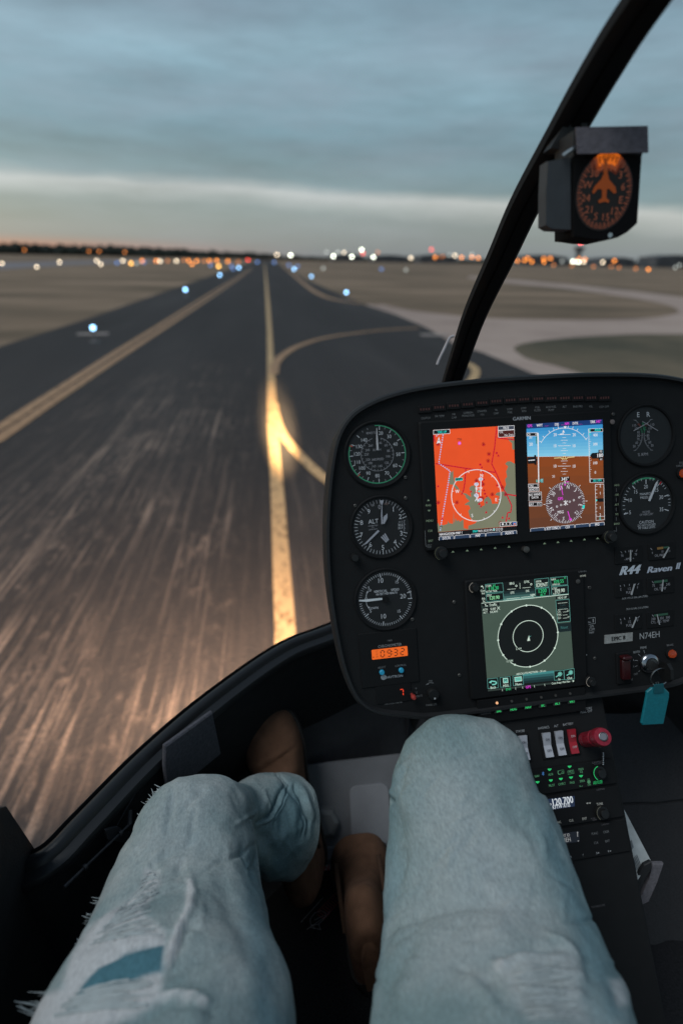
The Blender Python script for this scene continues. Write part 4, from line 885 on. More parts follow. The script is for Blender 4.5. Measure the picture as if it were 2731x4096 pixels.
c.poly([(704, 540), (722, 522), (745, 520), (782, 540), (794, 1020), (186, 1071), (181, 1010), (186, 995), (196, 1022), (216, 1010), (222, 1018), (258, 1006), (262, 980), (270, 1000), (300, 1006), (302, 990), (306, 906), (310, 1000), (322, 960), (330, 985), (346, 975), (352, 990), (382, 972), (384, 1042),
        (390, 1040), (418, 1048), (420, 1020), (470, 1004), (492, 982), (450, 975), (430, 950), (418, 905), (436, 888), (424, 862), (392, 860), (395, 850), (430, 830), (398, 800), (400, 790), (376, 770), (340, 740), (322, 735), (300, 702), (276, 700), (265, 665), (276, 655), (280, 600), (290, 606), (303, 590),
        (304, 640), (318, 700), (340, 720), (352, 745), (380, 768), (402, 770), (430, 790), (442, 800), (436, 760), (428, 730), (440, 712), (470, 706), (480, 740), (478, 800), (510, 840), (520, 870), (546, 862), (540, 820), (570, 790), (596, 816), (604, 850), (630, 848), (650, 850), (660, 790), (628, 782), (640, 764), (692, 754), (712, 700), (704, 660), (720, 640), (712, 600), (728, 560)], GY, 3)
c.poly([(722, 338), (775, 345), (778, 430), (760, 428), (758, 380), (735, 360)], GY, 3)
def road(l): c.line(l, 9, RD, 4); c.line(l, 3, DR, 5, dash=24)
road([(166, 538), (400, 575), (632, 607)]); road([(640, 255), (622, 420), (600, 540), (636, 612), (682, 720), (716, 778), (756, 866), (748, 916), (724, 920), (712, 990)]); road([(400, 575), (392, 690), (382, 745), (366, 782)]); road([(645, 338), (775, 354)]); road([(716, 776), (790, 788)]); road([(152, 318), (158, 370)])
for l in ([(224, 312), (190, 536), (278, 596), (262, 700), (224, 920), (200, 1066)], [(188, 310), (164, 330)]): c.line(l, 8, LB, 4, dash=18)
cc_ = c.q(481, 785); RR = c.sc(481, 785, 190); c.arc(cc_, RR, .0009, WT, layer=6, n=72)
for k in range(12): c.tick(cc_, k * 30 + 14, RR * .93, RR, .0006, WT, 6)
def tri(x, y, r=10, m_=RD): c.poly([(x - r, y + r), (x + r, y + r * .8), (x, y - r)], m_, 7); c.poly([(x - r * .4, y + r * .6), (x + r * .5, y + r * .5), (x, y - r * .2)], DR, 8)
def star(x, y):
    for k in range(8): c.line([(x, y), (x + 17 * math.cos(k * math.pi / 4), y + 17 * math.sin(k * math.pi / 4))], 3.5, DR, 7)
    tri(x, y + 3, 9)
def cir(x, y): c.disc(c.q(x, y), c.sc(x, y, 9), RD, 7, 12); c.disc(c.q(x, y), c.sc(x, y, 4), DR, 8, 8)
for x, y in ((183, 386), (536, 388), (578, 463), (572, 516), (185, 840), (330, 838), (604, 776), (706, 776), (482, 670), (534, 698), (684, 722), (528, 806), (668, 998)): star(x, y)
for x, y in ((651, 474), (523, 565), (184, 712), (641, 704), (538, 660), (439, 753), (541, 744), (561, 790), (560, 838), (557, 914), (516, 868), (684, 955), (734, 962), (217, 965), (534, 610)): tri(x, y)
for x, y in ((638, 456), (511, 546), (547, 772), (503, 852), (522, 684), (480, 762), (512, 800)): cir(x, y)
c.line([(516, 660), (513, 790)], 7, WT, 8); c.line([(482, 700), (480, 790)], 7, WT, 8); c.poly([(500, 740), (510, 760), (490, 760)], CY, 9)
c.line([(470, 830), (498, 790)], 6, WT, 8); c.line([(478, 790), (492, 835)], 6, WT, 8)
for s_, x, y in (('16', 514, 658), ('17', 481, 698), ('35', 480, 784), ('34', 509, 820)): 
    p = c.q(x, y); rr0 = c.sc(x, y, 17); c.raw(rrect(p[0] - rr0, p[0] + rr0, p[1] - rr0 * .7, p[1] + rr0 * .7, rr0 * .65), E(210, 215, 235), 9); c.text(s_, x, y, 17, E(30, 30, 60), .85, layer=10)
c.text('KFTW', 500, 730, 17, WT, .8, layer=10, bold=2)
for s_, x, y in (('N', 520, 630), ('W', 332, 754), ('S', 448, 941), ('E', 634, 818)): c.text(s_, x, y, 24, WT, .85, layer=8, bold=2)
c.disc(c.q(350, 380), c.sc(350, 380, 12), MG_, 7, 14); c.text('H', 350, 380, 12, WT, layer=8); c.text('7TS1', 348, 350, 15, E(60, 20, 20), .85, layer=8, bold=2)
c.poly([(190, 330), (206, 385), (192, 376), (172, 384)], WT, 8); c.text('N', 190, 358, 12, BK, layer=9, bold=1)
c.line([(200, 1032), (207, 1016), (216, 1030), (200, 1032)], 3, BK, 7)
def boxed(x0, y0, x1, y1, fill, edge=WT, layer=9, sl=-.058):
    P = [(x0, y0), (x1, y0 + (x1 - x0) * sl), (x1 + (y1 - y0) * .03, y1 + (x1 - x0) * sl), (x0 + (y1 - y0) * .03, y1)]
    c.poly(P, fill, layer)
    if edge: c.line(P + [P[0]], 3, edge, layer + 1)
boxed(147, 280, 274, 312, BK); c.text('TRK UP', 213, 293, 17, CY, .85, layer=12, bold=2)
boxed(648, 250, 772, 280, E(60, 66, 80)); c.text('FIS-B', 709, 261, 17, WT, .85, layer=12, bold=2)
boxed(649, 283, 774, 335, E(70, 28, 24)); c.text('TFR', 671, 296, 15, WT, .85, layer=12); c.text('No Data', 732, 315, 16, WT, .85, layer=12)
boxed(316, 651, 373, 672, BK, CY); c.text('1.5 nm', 345, 661, 14, CY, .85, layer=12, bold=1)
boxed(663, 996, 792, 1025, BK); c.poly([(674, 1008), (684, 998), (694, 1008), (684, 1018)], WT, 12); c.line([(706, 1018), (711, 996), (716, 1016)], 3, WT, 12); c.line([(734, 1014), (742, 1000), (750, 1014)], 3, WT, 12); c.line([(732, 998), (752, 996)], 3, WT, 12); boxed(760, 994, 788, 1014, E(40, 110, 190), None, 12); c.poly([(762, 1010), (774, 998), (788, 1010)], E(230, 130, 40), 14)
c.text('NAVIGATION MAP 1', 283, 1081, 18, WT, .74, layer=5, bold=2); c.text('MAP', 473, 1063, 17, CY, .8, layer=5, bold=2); c.text('WX AUX FPL', 552, 1058, 17, WT, .78, layer=5, bold=1)
for k in range(4):
    x = 618 + k * 20
    c.line([(x - 5, 1042 - k), (x + 5, 1041 - k), (x + 5, 1058 - k), (x - 5, 1059 - k), (x - 5, 1042 - k)], 2.5, WT, 5)
c.poly([(614, 1044), (622, 1043), (622, 1058), (614, 1059)], CY, 5)
def tabs(x0, x1, ytop, slope, names, hh=26):
    n = len(names); wv = (x1 - x0) / n
    for k, s_ in enumerate(names):
        a, b_ = x0 + k * wv + 4, x0 + (k + 1) * wv - 2; ya = ytop + (a - x0) * slope; yb = ytop + (b_ - x0) * slope
        c.poly([(a, ya), (b_, yb), (b_ + 1, yb + hh), (a + 1, ya + hh)], BT, 5); c.line([(a, ya + hh), (a, ya + 5), (a + 5, ya), (b_ - 5, yb), (b_, yb + 5), (b_, yb + hh)], 2.5, WT, 6)
        if s_: c.text(s_, (a + b_) / 2, (ya + yb) / 2 + hh * .55, 18, WT, .76, layer=7, bold=2)
tabs(188, 796, 1107, -.082, ['DCLTR', '', 'MAP', '', 'ALERTS'])
c.build('map_screen', du)
# attitude screen
c = Canvas(B, og, h=hS)
SK1 = E(52, 140, 196); SK2 = E(76, 164, 214); SK3 = E(128, 200, 228); BR1 = E(132, 66, 24); BR2 = E(112, 62, 32); BR3 = E(96, 58, 38); NV = E(22, 52, 108)
L = lambda y: 870 + (y - 232) * (27 / 838); Rr = lambda y: 1462 + (y - 193) * (13 / 824)
def band(y0, y1, y0r, y1r, m_, layer=1): c.poly([(L(y0), y0), (Rr(y0r), y0r), (Rr(y1r), y1r), (L(y1), y1)], m_, layer)
band(232, 268, 194, 232, NV); 
ny = 9
for i in range(ny):
    f0, f1 = i / ny, (i + 1) / ny; mixc = [(52 + (135 - 52) * f0), (140 + (203 - 140) * f0), (198 + (230 - 198) * f0)]
    band(268 + (484 - 268) * f0, 268 + (484 - 268) * f1, 232 + (478 - 232) * f0, 232 + (478 - 232) * f1, E(*[round(x) for x in mixc]))
for i in range(7):
    f0, f1 = i / 7, (i + 1) / 7; mc = [134 - 42 * f0, 66 - 10 * f0, 24 + 14 * f0]
    band(484 + (1044 - 484) * f0, 484 + (1044 - 484) * f1, 478 + (996 - 478) * f0, 478 + (996 - 478) * f1, E(*[round(x) for x in mc]))
band(1044, 1070, 994, 1017, BK)
for s_, x, y, m_ in (('GPS', 895, 245, MG_), ('WPT', 971, 241, WT), ('____', 1026, 236, MG_), ('DIS', 1105, 234, WT), ('___', 1150, 228, MG_), ('NM', 1183, 228, MG_), ('DTK', 1250, 225, WT), ('___', 1290, 222, MG_), ('TRK', 1384, 214, WT), ('345°', 1429, 211, MG_)): c.text(s_, x, y, 19 if s_[0] != '_' else 14, m_, .78, layer=4, bold=2)
# roll arc
ac = c.q(1164, 484); r0 = c.sc(1164, 484, 206)
c.arc(ac, r0, .0006, WT, -58, 58, layer=3)
for a in (-56, -45, -30, -20, -10, 10, 20, 30, 45, 56): c.tick(ac, a, r0, r0 * 1.09, .0006, WT, 3)
c.poly([(1158, 248), (1182, 247), (1170, 270)], WT, 4); c.poly([(1156, 276), (1147, 298), (1168, 297)], WT, 4); c.poly([(1130, 306), (1160, 303), (1158, 311), (1128, 313)], WT, 4)
for y, w_, s_ in ((314, 50, '20'), (400, 50, '10'), (558, 50, '10')):
    c.line([(1164 - w_, y), (1164 + w_, y - 1)], 3, WT, 3); c.text(s_, 1164 - w_ - 22, y, 22, WT, .8, layer=4, bold=1); c.text(s_, 1164 + w_ + 26, y, 22, WT, .8, layer=4, bold=1)
for y, w_ in ((336, 14), (357, 27), (378, 14), (421, 14), (438, 27), (460, 12), (518, 27), (538, 14), (577, 14), (599, 27), (620, 14)): c.line([(1164 - w_, y), (1164 + w_, y - 1)], 2.5, WT, 3)
c.line([(960, 484), (1365, 479)], 2, WT, 2)
YL = E(225, 205, 140)
c.line([(1084, 496), (1136, 492), (1152, 506)], 6, YL, 6); c.line([(1174, 506), (1190, 490), (1242, 486)], 6, YL, 6); c.arc(c.q(1162, 492), c.sc(1162, 492, 10), .0008, YL, layer=6)
c.text('20', 1080, 637, 18, WT, .8, layer=4)
def box2(x0, y0, x1, y1, fill, edge=WT, layer=5): P = [(x0, y0), (x1, y0 - (x1 - x0) * .02), (x1 + 1, y1 - (x1 - x0) * .02), (x0 + 1, y1)]; c.poly(P, fill, layer); c.line(P + [P[0]], 2.5, edge, layer + 1) if edge else 0
box2(1131, 642, 1204, 672, BK, None, 8); c.text('345°', 1166, 657, 24, WT, .9, layer=10, bold=2)
# compass rose
hc = c.q(1173, 842); hr = c.sc(1173, 842, 152); c.disc(hc, hr * 1.0, E(84, 62, 66), 3, 48)
for k in range(72): c.tick(hc, k * 5 + 2, hr * (.90 if k % 2 else .85), hr * .99, .0005, WT, 5)
for k in (0, 45, 90, 135, 225, 270, 315): c.tick(hc, k + 0, hr * 1.02, hr * 1.12, .0006, WT, 5)
for s_, a in (('N', 12), ('3', 43), ('6', 74), ('E', 103), ('12', 134), ('S', 190), ('21', 222), ('24', 250), ('W', 278), ('30', 308), ('33', 343)):
    p = c.pol(hc, hr * .76, a); v_, f_ = text_geo(s_); x0 = min(q[0] for q in v_); x1 = max(q[0] for q in v_); k = hr * .17 / CAPH; ca, sa = math.cos(R(-a)), math.sin(R(-a))
    c.add([(p[0] + (x - (x0 + x1) / 2) * k * .85 * ca - (y - CAPH / 2) * k * sa, p[1] + (x - (x0 + x1) / 2) * k * .85 * sa + (y - CAPH / 2) * k * ca, c.h + 6 * .00012) for x, y in v_], f_, WT)
c.line([(1136, 708), (1152, 782)], 5, MG_, 7); c.line([(1190, 908), (1207, 965)], 6, MG_, 7); c.poly([(1196, 968), (1222, 962), (1216, 984)], MG_, 7); c.poly([(1160, 698), (1176, 697), (1168, 712)], MG_, 7); c.poly([(1162, 676), (1172, 676), (1167, 690)], WT, 8); c.line([(1176, 680), (1198, 679)], 5, MG_, 7)
for x, y in ((1106, 872), (1138, 859), (1205, 834), (1237, 822)): c.arc(c.q(x, y), c.sc(x, y, 6), .0005, WT, layer=6, n=14)
for l in ([(1173, 822), (1173, 864)], [(1158, 828), (1190, 858)], [(1190, 826), (1158, 860)]): c.line(l, 5, WT, 7)
c.text('GPS', 1132, 810, 21, MG_, .8, layer=7, bold=2); c.text('MSG', 1134, 914, 21, WT, .8, layer=7, bold=1); c.poly([(1305, 862), (1322, 858), (1318, 888), (1302, 884)], CY, 7)
# tapes
box2(872, 300, 952, 325, BK); c.text('GS', 886, 312, 18, WT, .8, layer=8, bold=1); c.text('0', 942, 308, 18, WT, .8, layer=8, bold=1)
c.poly([(955, 300), (965, 300), (970, 690), (962, 690)], WT, 2); c.poly([(944, 325), (950, 325), (952, 385), (946, 385)], E(20, 110, 60), 4)
c.text('30', 902, 333, 20, WT, .85, layer=4); c.text('20', 904, 388, 24, WT, .85, layer=4, bold=1)
c.poly([(878, 490), (930, 486), (930, 472), (944, 472), (946, 500), (958, 508), (948, 520), (947, 548), (932, 548), (931, 538), (880, 540)], BK, 5); c.line([(884, 514), (934, 510)], 6, WT, 6)
c.text('0', 950, 673, 20, CY, .85, layer=5, bold=1); c.poly([(968, 671), (982, 656), (1000, 655), (1000, 685), (984, 686)], E(60, 150, 150), 5); c.text('Y', 989, 670, 18, WT, .8, layer=6)
box2(884, 697, 964, 722, BK); c.text('TAS', 906, 710, 17, WT, .8, layer=8, bold=1); c.text('1', 956, 706, 17, WT, .8, layer=8, bold=1); box2(888, 726, 966, 752, BK); c.text('KNOTS', 926, 738, 17, WT, .8, layer=8, bold=1)
box2(888, 760, 986, 830, E(28, 16, 12)); c.text('NO WIND', 934, 778, 17, WT, .8, layer=8, bold=1); c.text('DATA', 936, 800, 17, WT, .8, layer=8, bold=1)
box2(890, 840, 988, 868, BK); c.text('SAT', 909, 855, 17, WT, .8, layer=8, bold=1); c.text('5°C', 966, 851, 17, WT, .8, layer=8, bold=1)
c.line([(1352, 268), (1362, 685)], 3, WT, 3); box2(1353, 268, 1460, 292, BK); c.text('4000', 1420, 276, 20, CY, .85, layer=8, bold=1); c.poly([(1356, 270), (1366, 270), (1362, 280), (1366, 290), (1356, 290)], CY, 8); c.poly([(1356, 298), (1370, 312), (1357, 320)], CY, 5)
for i in range(27): y = 296 + i * 14.4; c.line([(1353 + i * .3, y), (1363 + (i % 5 == 0) * 8 + i * .3, y)], 2.2, WT, 3)
for s_, y in (('400', 316), ('300', 387), ('100', 533), ('0', 606)): c.text(s_, 1404, y, 20, WT, .82, layer=4, bold=1)
c.poly([(1364, 474), (1378, 456), (1428, 452), (1428, 432), (1462, 430), (1464, 512), (1430, 514), (1430, 498), (1380, 500)], BK, 5); c.text('180', 1440, 474, 26, WT, .9, layer=7, bold=2); c.text('00', 1446, 443, 16, WT, .9, layer=7); c.text('60', 1448, 504, 14, WT, .9, layer=7)
box2(1364, 658, 1468, 686, BK); c.text('30.11IN', 1417, 668, 18, CY, .76, layer=8, bold=1)
P = [(1404, 700), (1470, 697), (1476, 974), (1410, 980)]; c.line(P + [P[0]], 3, WT, 4)
for s_, y in (('2', 711), ('1', 768), ('1', 880), ('2', 935)): c.text(s_, 1442, y, 20, WT, .85, layer=5, bold=1)
for i in range(9): c.line([(1406, 714 + i * 28), (1420, 714 + i * 28)], 2.5, WT, 4)
c.poly([(1408, 822), (1428, 808), (1470, 807), (1471, 834), (1430, 836)], BK, 6); c.poly([(1408, 812), (1420, 822), (1409, 834)], CY, 7); c.text('0', 1441, 964, 18, CY, .85, layer=5, bold=1); c.line([(1410, 950), (1475, 947)], 2.5, WT, 5)
def tabs2():
    tabs(897, 1475, 1043, -.088, ['', 'ATT SYNC', 'CDI', '', 'PFD'], 24)
tabs2(); c.build('horizon_screen', du)
# bezel lettering, softkeys, knobs
c = Canvas(B, og, h=.0062); c.text('GARMIN', 833, 187, 25, ink((.40, .40, .42)), 1.0, bold=3)
for s_, x, y in (('RNG', 110, 862), ('MENU', 120, 982), ('CLR', 124, 1060), ('ENT', 129, 1138)): c.text(s_, x, y, 16, grn, .85, bold=1)
c.text('DFLT', 120, 1172, 12, tx, .9); c.text('MAP', 120, 1187, 12, tx, .9); c.line([(84, 1058), (90, 1180), (100, 1180)], 3, tx)
c.poly([(100, 829), (110, 815), (122, 828)], grn, 2); c.poly([(103, 898), (128, 897), (116, 912)], grn, 2)
for x, y in ((301, 1222), (412, 1213), (520, 1204), (628, 1193), (736, 1184), (1012, 1158), (1116, 1148), (1218, 1138), (1322, 1127), (1424, 1118)): c.poly([(x - 12, y + 7), (x + 12, y + 6), (x, y - 8)], grn, 2)
c.V = Cv
for s_, y in (('HDG', 1405), ('CRS', 1522), ('ALT', 1640), ('V/S', 1758), ('BARO', 1873)): c.text(s_, 374, y, 22, grn, .82, bold=1)
for y in (1461, 1582, 1697, 1814): c.line([(367, y - 22), (369, y + 22)], 4, tx)
c.line([(369, 1910), (372, 1962), (345, 1962), (336, 1952)], 4, tx); c.build('key_lettering', du)
for x, y in ((205, 1230), (1510, 1105)):
    q = Canvas(B, og).q(x, y); cyl(du, 'rotary_knob', *q, [(.0080, .0), (.0080, .010), (.0074, .011), (.0052, .0112), (.0052, .016), (.0045, .017)], M_knob, 30)
    cc2 = Canvas(B, og, h=.0104); cc2.arc(q, .0081, .0005, ink((.16, .15, .09)), 200, 340, n=60); cc2.build('index_ring', du)
q = Canvas(B, og).q(1540, 214); cyl(du, 'light_sensor', *q, [(.003, 0), (.003, .0066), (.002, .007)], ink((.2, .16, .15)), 14)
cyl(du, 'card_slot', *Canvas(B, og).q(872, 1206), [(.004, 0), (.004, .0068), (.003, .0072)], M_screw, 12)
# ------------------------------------------------------------------ touchscreen navigator
ua, ub = Ev(140, 700)[0], Ev(1195, 700)[0]; vb = Ev(660, 215)[1]; va = Ev(750, 1262)[1]; og = ((ua + ub) / 2, (va + vb) / 2)
nv = empty('touchscreen_navigator', PP.mat(*og)); tag(nv, 'greenish touchscreen navigator showing a round traffic page', 'display')
b = MB(); b.box(ua - og[0], ub - og[0], va - og[1], vb - og[1], 0, .005, M_bez, .0018); b.build('bezel', nv, True)
c = Canvas(Ev, og, h=.0054); GT = E(66, 82, 72); G_ = E(50, 190, 120); G2 = E(95, 165, 155); TL = E(60, 110, 108); TL2 = E(34, 66, 68); WG = E(205, 225, 210); DK = E(12, 16, 16)
lx = lambda y: 250 + (y - 300) * (70 / 950); rx = lambda y: 1025 + (y - 225) * (65 / 920)
c.poly([(250, 300), (1025, 225), (1090, 1160), (320, 1252)], DK, 1)
c.poly([(lx(464), 470), (rx(385), 386), (rx(1048), 1046), (lx(1140), 1138)], GT, 2)
for i, m_ in enumerate((E(20, 36, 38), E(36, 62, 62), E(60, 96, 92), E(96, 140, 132))): c.poly([(456, 362 + i * 22), (732, 336 + i * 22), (734, 360 + i * 22), (458, 386 + i * 22)], m_, 2)
for i, m_ in enumerate((E(62, 128, 128), E(44, 92, 94), E(30, 62, 64), E(20, 44, 46))): c.poly([(632, 1094 + i * 22), (905, 1066 + i * 22), (906, 1088 + i * 22), (634, 1116 + i * 22)], m_, 3)
c.line([(262, 468), (1036, 387)], 5, WG, 5)
cc_ = c.q(677, 760); r1 = c.sc(677, 760, 263); r2 = c.sc(677, 760, 133)
c.disc(cc_, r1, DK, 3, 64); c.arc(cc_, r1, .0009, WG, layer=5, n=80); c.arc(cc_, r2, .0008, WG, layer=5, n=60)
for k in range(12): p = c.pol(cc_, r1, k * 30 - 1); c.disc(p, .0013, WG, 6, 10)
c.poly([(684, 752), (694, 800), (668, 802)], WG, 5); c.line([(684, 756), (690, 768), (702, 756)], 3, G2, 5); c.poly([(560, 862), (618, 858), (620, 882), (562, 886)], DK, 6); c.text('6 NM', 592, 871, 17, WG, .85, layer=8); c.poly([(478, 968), (542, 964), (544, 990), (480, 994)], GT, 6); c.text('12 NM', 512, 980, 17, WG, .85, layer=8)
def fbox(P, fill, edge=G2, layer=4, w_=3):
    c.poly(P, fill, layer)
    if edge: c.line(P + [P[0]], w_, edge, layer + 1)
fbox([(296, 300), (450, 286), (458, 362), (300, 376)], DK); fbox([(302, 386), (454, 372), (460, 438), (308, 452)], DK); fbox([(734, 254), (858, 242), (860, 322), (738, 332)], DK); fbox([(740, 340), (862, 328), (868, 398), (744, 410)], DK); fbox([(874, 240), (1024, 228), (1028, 302), (880, 314)], DK); fbox([(882, 322), (1030, 308), (1032, 384), (886, 396)], DK)
for s_, x, y, h_, m_ in [('COM', 322, 313, 18, WG), ('RX', 375, 308, 17, G_), ('118.30', 370, 332, 30, G_), ('KFTW TWR', 352, 360, 16, WG), ('STBY', 330, 397, 17, WG), ('120.90', 378, 416, 30, E(150, 230, 170)), ('BRG', 531, 290, 20, WG), ('DTK', 664, 276, 20, WG), ('ETE', 536, 372, 18, WG), ('DIS', 670, 357, 18, WG),
        ('NM', 716, 395, 24, WG), ('XPDR', 767, 273, 17, WG), ('IDENT', 799, 302, 32, WG), ('1200', 803, 355, 34, G_), ('ALT', 806, 391, 24, G_), ('NAV', 901, 254, 18, WG), ('109.55', 948, 272, 30, G_), ('ID', 1003, 241, 15, G_), ('IVMH ILS', 924, 299, 15, WG), ('STBY', 911, 336, 17, WG), ('109.90', 956, 354, 30, WG), ('IUXT ILS', 928, 382, 14, WG),
        ('Com', 274, 354, 18, WG), ('Vol', 276, 378, 18, WG), ('Psh', 280, 425, 18, WG), ('Sq', 282, 448, 18, WG)]: c.text(s_, x, y, h_, m_, .78, layer=8, bold=1)
for l in ([(492, 344), (566, 338)], [(626, 331), (698, 324)], [(486, 428), (600, 416)], [(614, 414), (692, 406)], [(602, 286), (604, 338)]): c.line(l, 3, WG, 7)
c.arc(c.q(571, 312), c.sc(571, 312, 7), .0006, WG, layer=7, n=12); c.arc(c.q(703, 298), c.sc(703, 298, 7), .0006, WG, layer=7, n=12); c.poly([(252, 318), (270, 308), (270, 324)], WG, 7); c.line([(268, 316), (277, 322), (279, 340)], 4, WG, 7)
fbox([(264, 470), (420, 456), (424, 488), (266, 500)], DK, E(60, 80, 74)); c.text('Traffic', 363, 479, 22, WG, .85, layer=8, bold=1)
fbox([(266, 502), (404, 492), (408, 550), (272, 566)], DK, E(60, 80, 74)); c.text('ADS:', 295, 522, 18, WG, .82, layer=8, bold=1); c.text('SURF', 365, 516, 19, WG, .82, layer=8, bold=1); c.text('ALT:', 297, 548, 18, WG, .82, layer=8, bold=1); c.text('NORM', 371, 542, 19, WG, .82, layer=8, bold=1); c.line([(400, 496), (424, 522)], 4, WG, 9); c.line([(424, 496), (400, 522)], 4, WG, 9)
for x, y in ((296, 478), (300, 490), (312, 490)): c.disc(c.q(x, y), c.sc(x, y, 5), WG, 8, 8)
fbox([(920, 404), (1036, 394), (1040, 424), (922, 434)], DK, E(60, 80, 74)); c.text('HDG UP', 978, 415, 18, WG, .82, layer=8, bold=1)
fbox([(922, 442), (1040, 430), (1052, 626), (938, 638)], DK, G2); c.text('Traffic', 982, 484, 16, TL2, .85, layer=8); c.text('Category', 985, 508, 16, TL2, .8, layer=8)
for s_, y in (('CR:', 541), ('TRK:', 568), ('GS:', 596)): c.text(s_, 952, y, 18, WG, .82, layer=8); c.line([(984, y + 4), (1024, y)], 2.5, WG, 8)
c.line([(938, 468), (1024, 460)], 2.5, WG, 7); c.line([(940, 524), (1028, 516)], 2.5, WG, 7); c.text('KT', 1032, 534, 13, WG, .8, layer=8); c.text('KT', 1036, 588, 13, WG, .8, layer=8)
fbox([(938, 650), (1054, 638), (1060, 712), (944, 724)], E(18, 32, 34), E(26, 44, 46)); c.text('Next', 997, 680, 24, TL, .9, layer=8)
c.text('ABSOLUTE MOTION - 30 sec', 702, 1081, 17, WG, .84, layer=8, bold=1)
fbox([(314, 1140), (404, 1130), (412, 1216), (320, 1226)], DK); fbox([(426, 1128), (516, 1118), (522, 1204), (432, 1214)], DK); fbox([(540, 1114), (630, 1104), (636, 1190), (546, 1200)], DK); fbox([(905, 1070), (992, 1062), (998, 1144), (910, 1152)], DK); fbox([(994, 1062), (1084, 1046), (1088, 1140), (1000, 1148)], DK)
for s_, x, y in (('Back', 366, 1214), ('MSG', 478, 1198), ('Menu', 590, 1185), ('In', 953, 1141), ('Out', 1045, 1130)): c.text(s_, x, y, 20, WG, .88, layer=8, bold=1)
CG = E(120, 205, 190)
c.line([(332, 1170), (350, 1158), (385, 1162), (396, 1176), (380, 1188), (356, 1188)], 10, CG, 8); c.poly([(328, 1172), (352, 1152), (350, 1178)], CG, 8)
fbox([(452, 1134), (494, 1130), (498, 1172), (456, 1176)], CG, WG, 8); c.text('M', 474, 1152, 28, DK, .9, layer=10, bold=2); fbox([(554, 1124), (616, 1117), (620, 1156), (558, 1164)], CG, WG, 8); c.line([(560, 1136), (614, 1130)], 3, DK, 10); c.line([(560, 1148), (614, 1142)], 3, DK, 10)
for x, y in ((958, 1096), (1054, 1082)): c.disc(c.q(x, y), c.sc(x, y, 19), CG, 8, 18); c.arc(c.q(x, y), c.sc(x, y, 14), .0005, DK, layer=9, n=18); c.line([(x - 14, y + 12), (x - 36, y + 26)], 7, CG, 8); c.line([(x - 7, y), (x + 7, y)], 3, DK, 10)
c.line([(958, 1089), (958, 1103)], 3, DK, 10)
c.poly([(320, 1236), (1086, 1150), (1088, 1164), (322, 1252)], E(46, 56, 52), 2); c.text('ENR', 502, 1230, 20, G_, .85, layer=8); c.text('GPS', 676, 1210, 22, MG_, .85, layer=8, bold=1); c.text('Com Freq / Psh Nav', 966, 1170, 16, WG, .84, layer=8, bold=1); c.poly([(1070, 1148), (1086, 1156), (1072, 1168)], WG, 8)
for x, y in ((446, 1238), (564, 1224), (626, 1216), (730, 1204), (822, 1192)): c.line([(x, y - 10), (x + 2, y + 10)], 3, WG, 8)
c.build('traffic_screen', nv)
c = Canvas(Ev, og, h=.0052); c.text('GARMIN', 1159, 185, 13, tx, 1.0); c.text('HOME', 1165, 224, 16, ink((.8, .75, .6)), .8, bold=2); c.text('AVIDYNE' if False else '', 0, 0, 1, tx) if False else None; c.build('key_lettering', nv)
for x, y in ((192, 323), (1225, 1158)):
    q = Canvas(Ev, og).q(x, y); cyl(nv, 'rotary_knob', *q, [(.0062, .0), (.0062, .008), (.0056, .009), (.0042, .0092), (.0042, .013), (.0036, .014)], M_knob, 30)
    c2 = Canvas(Ev, og, h=.0085); c2.arc(q, .0063, .0007, ink((.62, .5, .4)), 200, 345, n=60); c2.build('index_ring', nv)
q = Canvas(Ev, og).q(1122, 275); cyl(nv, 'light_sensor', *q, [(.003, 0), (.003, .0056), (.002, .006)], M_screw, 14)
# ------------------------------------------------------------------ autopilot key row
og = Ev(740, 1385); ap = empty('autopilot_controller', PP.mat(*og)); tag(ap, 'autopilot strip of six green lit keys under the navigator', 'controller')
b = MB(); p0, p1 = Canvas(Ev, og).q(235, 1400), Canvas(Ev, og).q(1205, 1400); b.box(p0[0], p1[0], -.016, .016, 0, .003, M_bez, .001); b.build('faceplate', ap)
c = Canvas(Ev, og, h=.0054); c3 = Canvas(Ev, og, h=.0031)
GE = E(50, 200, 110)
for s_, x, y in (('SAS', 417, 1426), ('HDG', 548, 1410), ('NAV', 680, 1392), ('BC', 811, 1376), ('ALT', 939, 1359), ('VRT', 1068, 1342)):
    q = c.q(x, y); b = MB(); b.box(q[0] - .0052, q[0] + .0052, q[1] - .0034, q[1] + .0034, .003, .0053, mat('dark grey key', (.035, .037, .036), .6), .0008); b.build('key', ap)
    c.text(s_, x, y, 21, GE, .85, layer=2, bold=2); q = c.q(x - 9, y - 65); b = MB(); b.lathe([(.0017, .003), (.0015, .0042)], E(255, 190, 140) if s_ == 'SAS' else M_screw, c=q, n=10); b.build('indicator', ap)
c.build('key_lettering', ap); c3.text('GENESYS', 308, 1452, 17, tx, .9); c3.build('maker_lettering', ap)
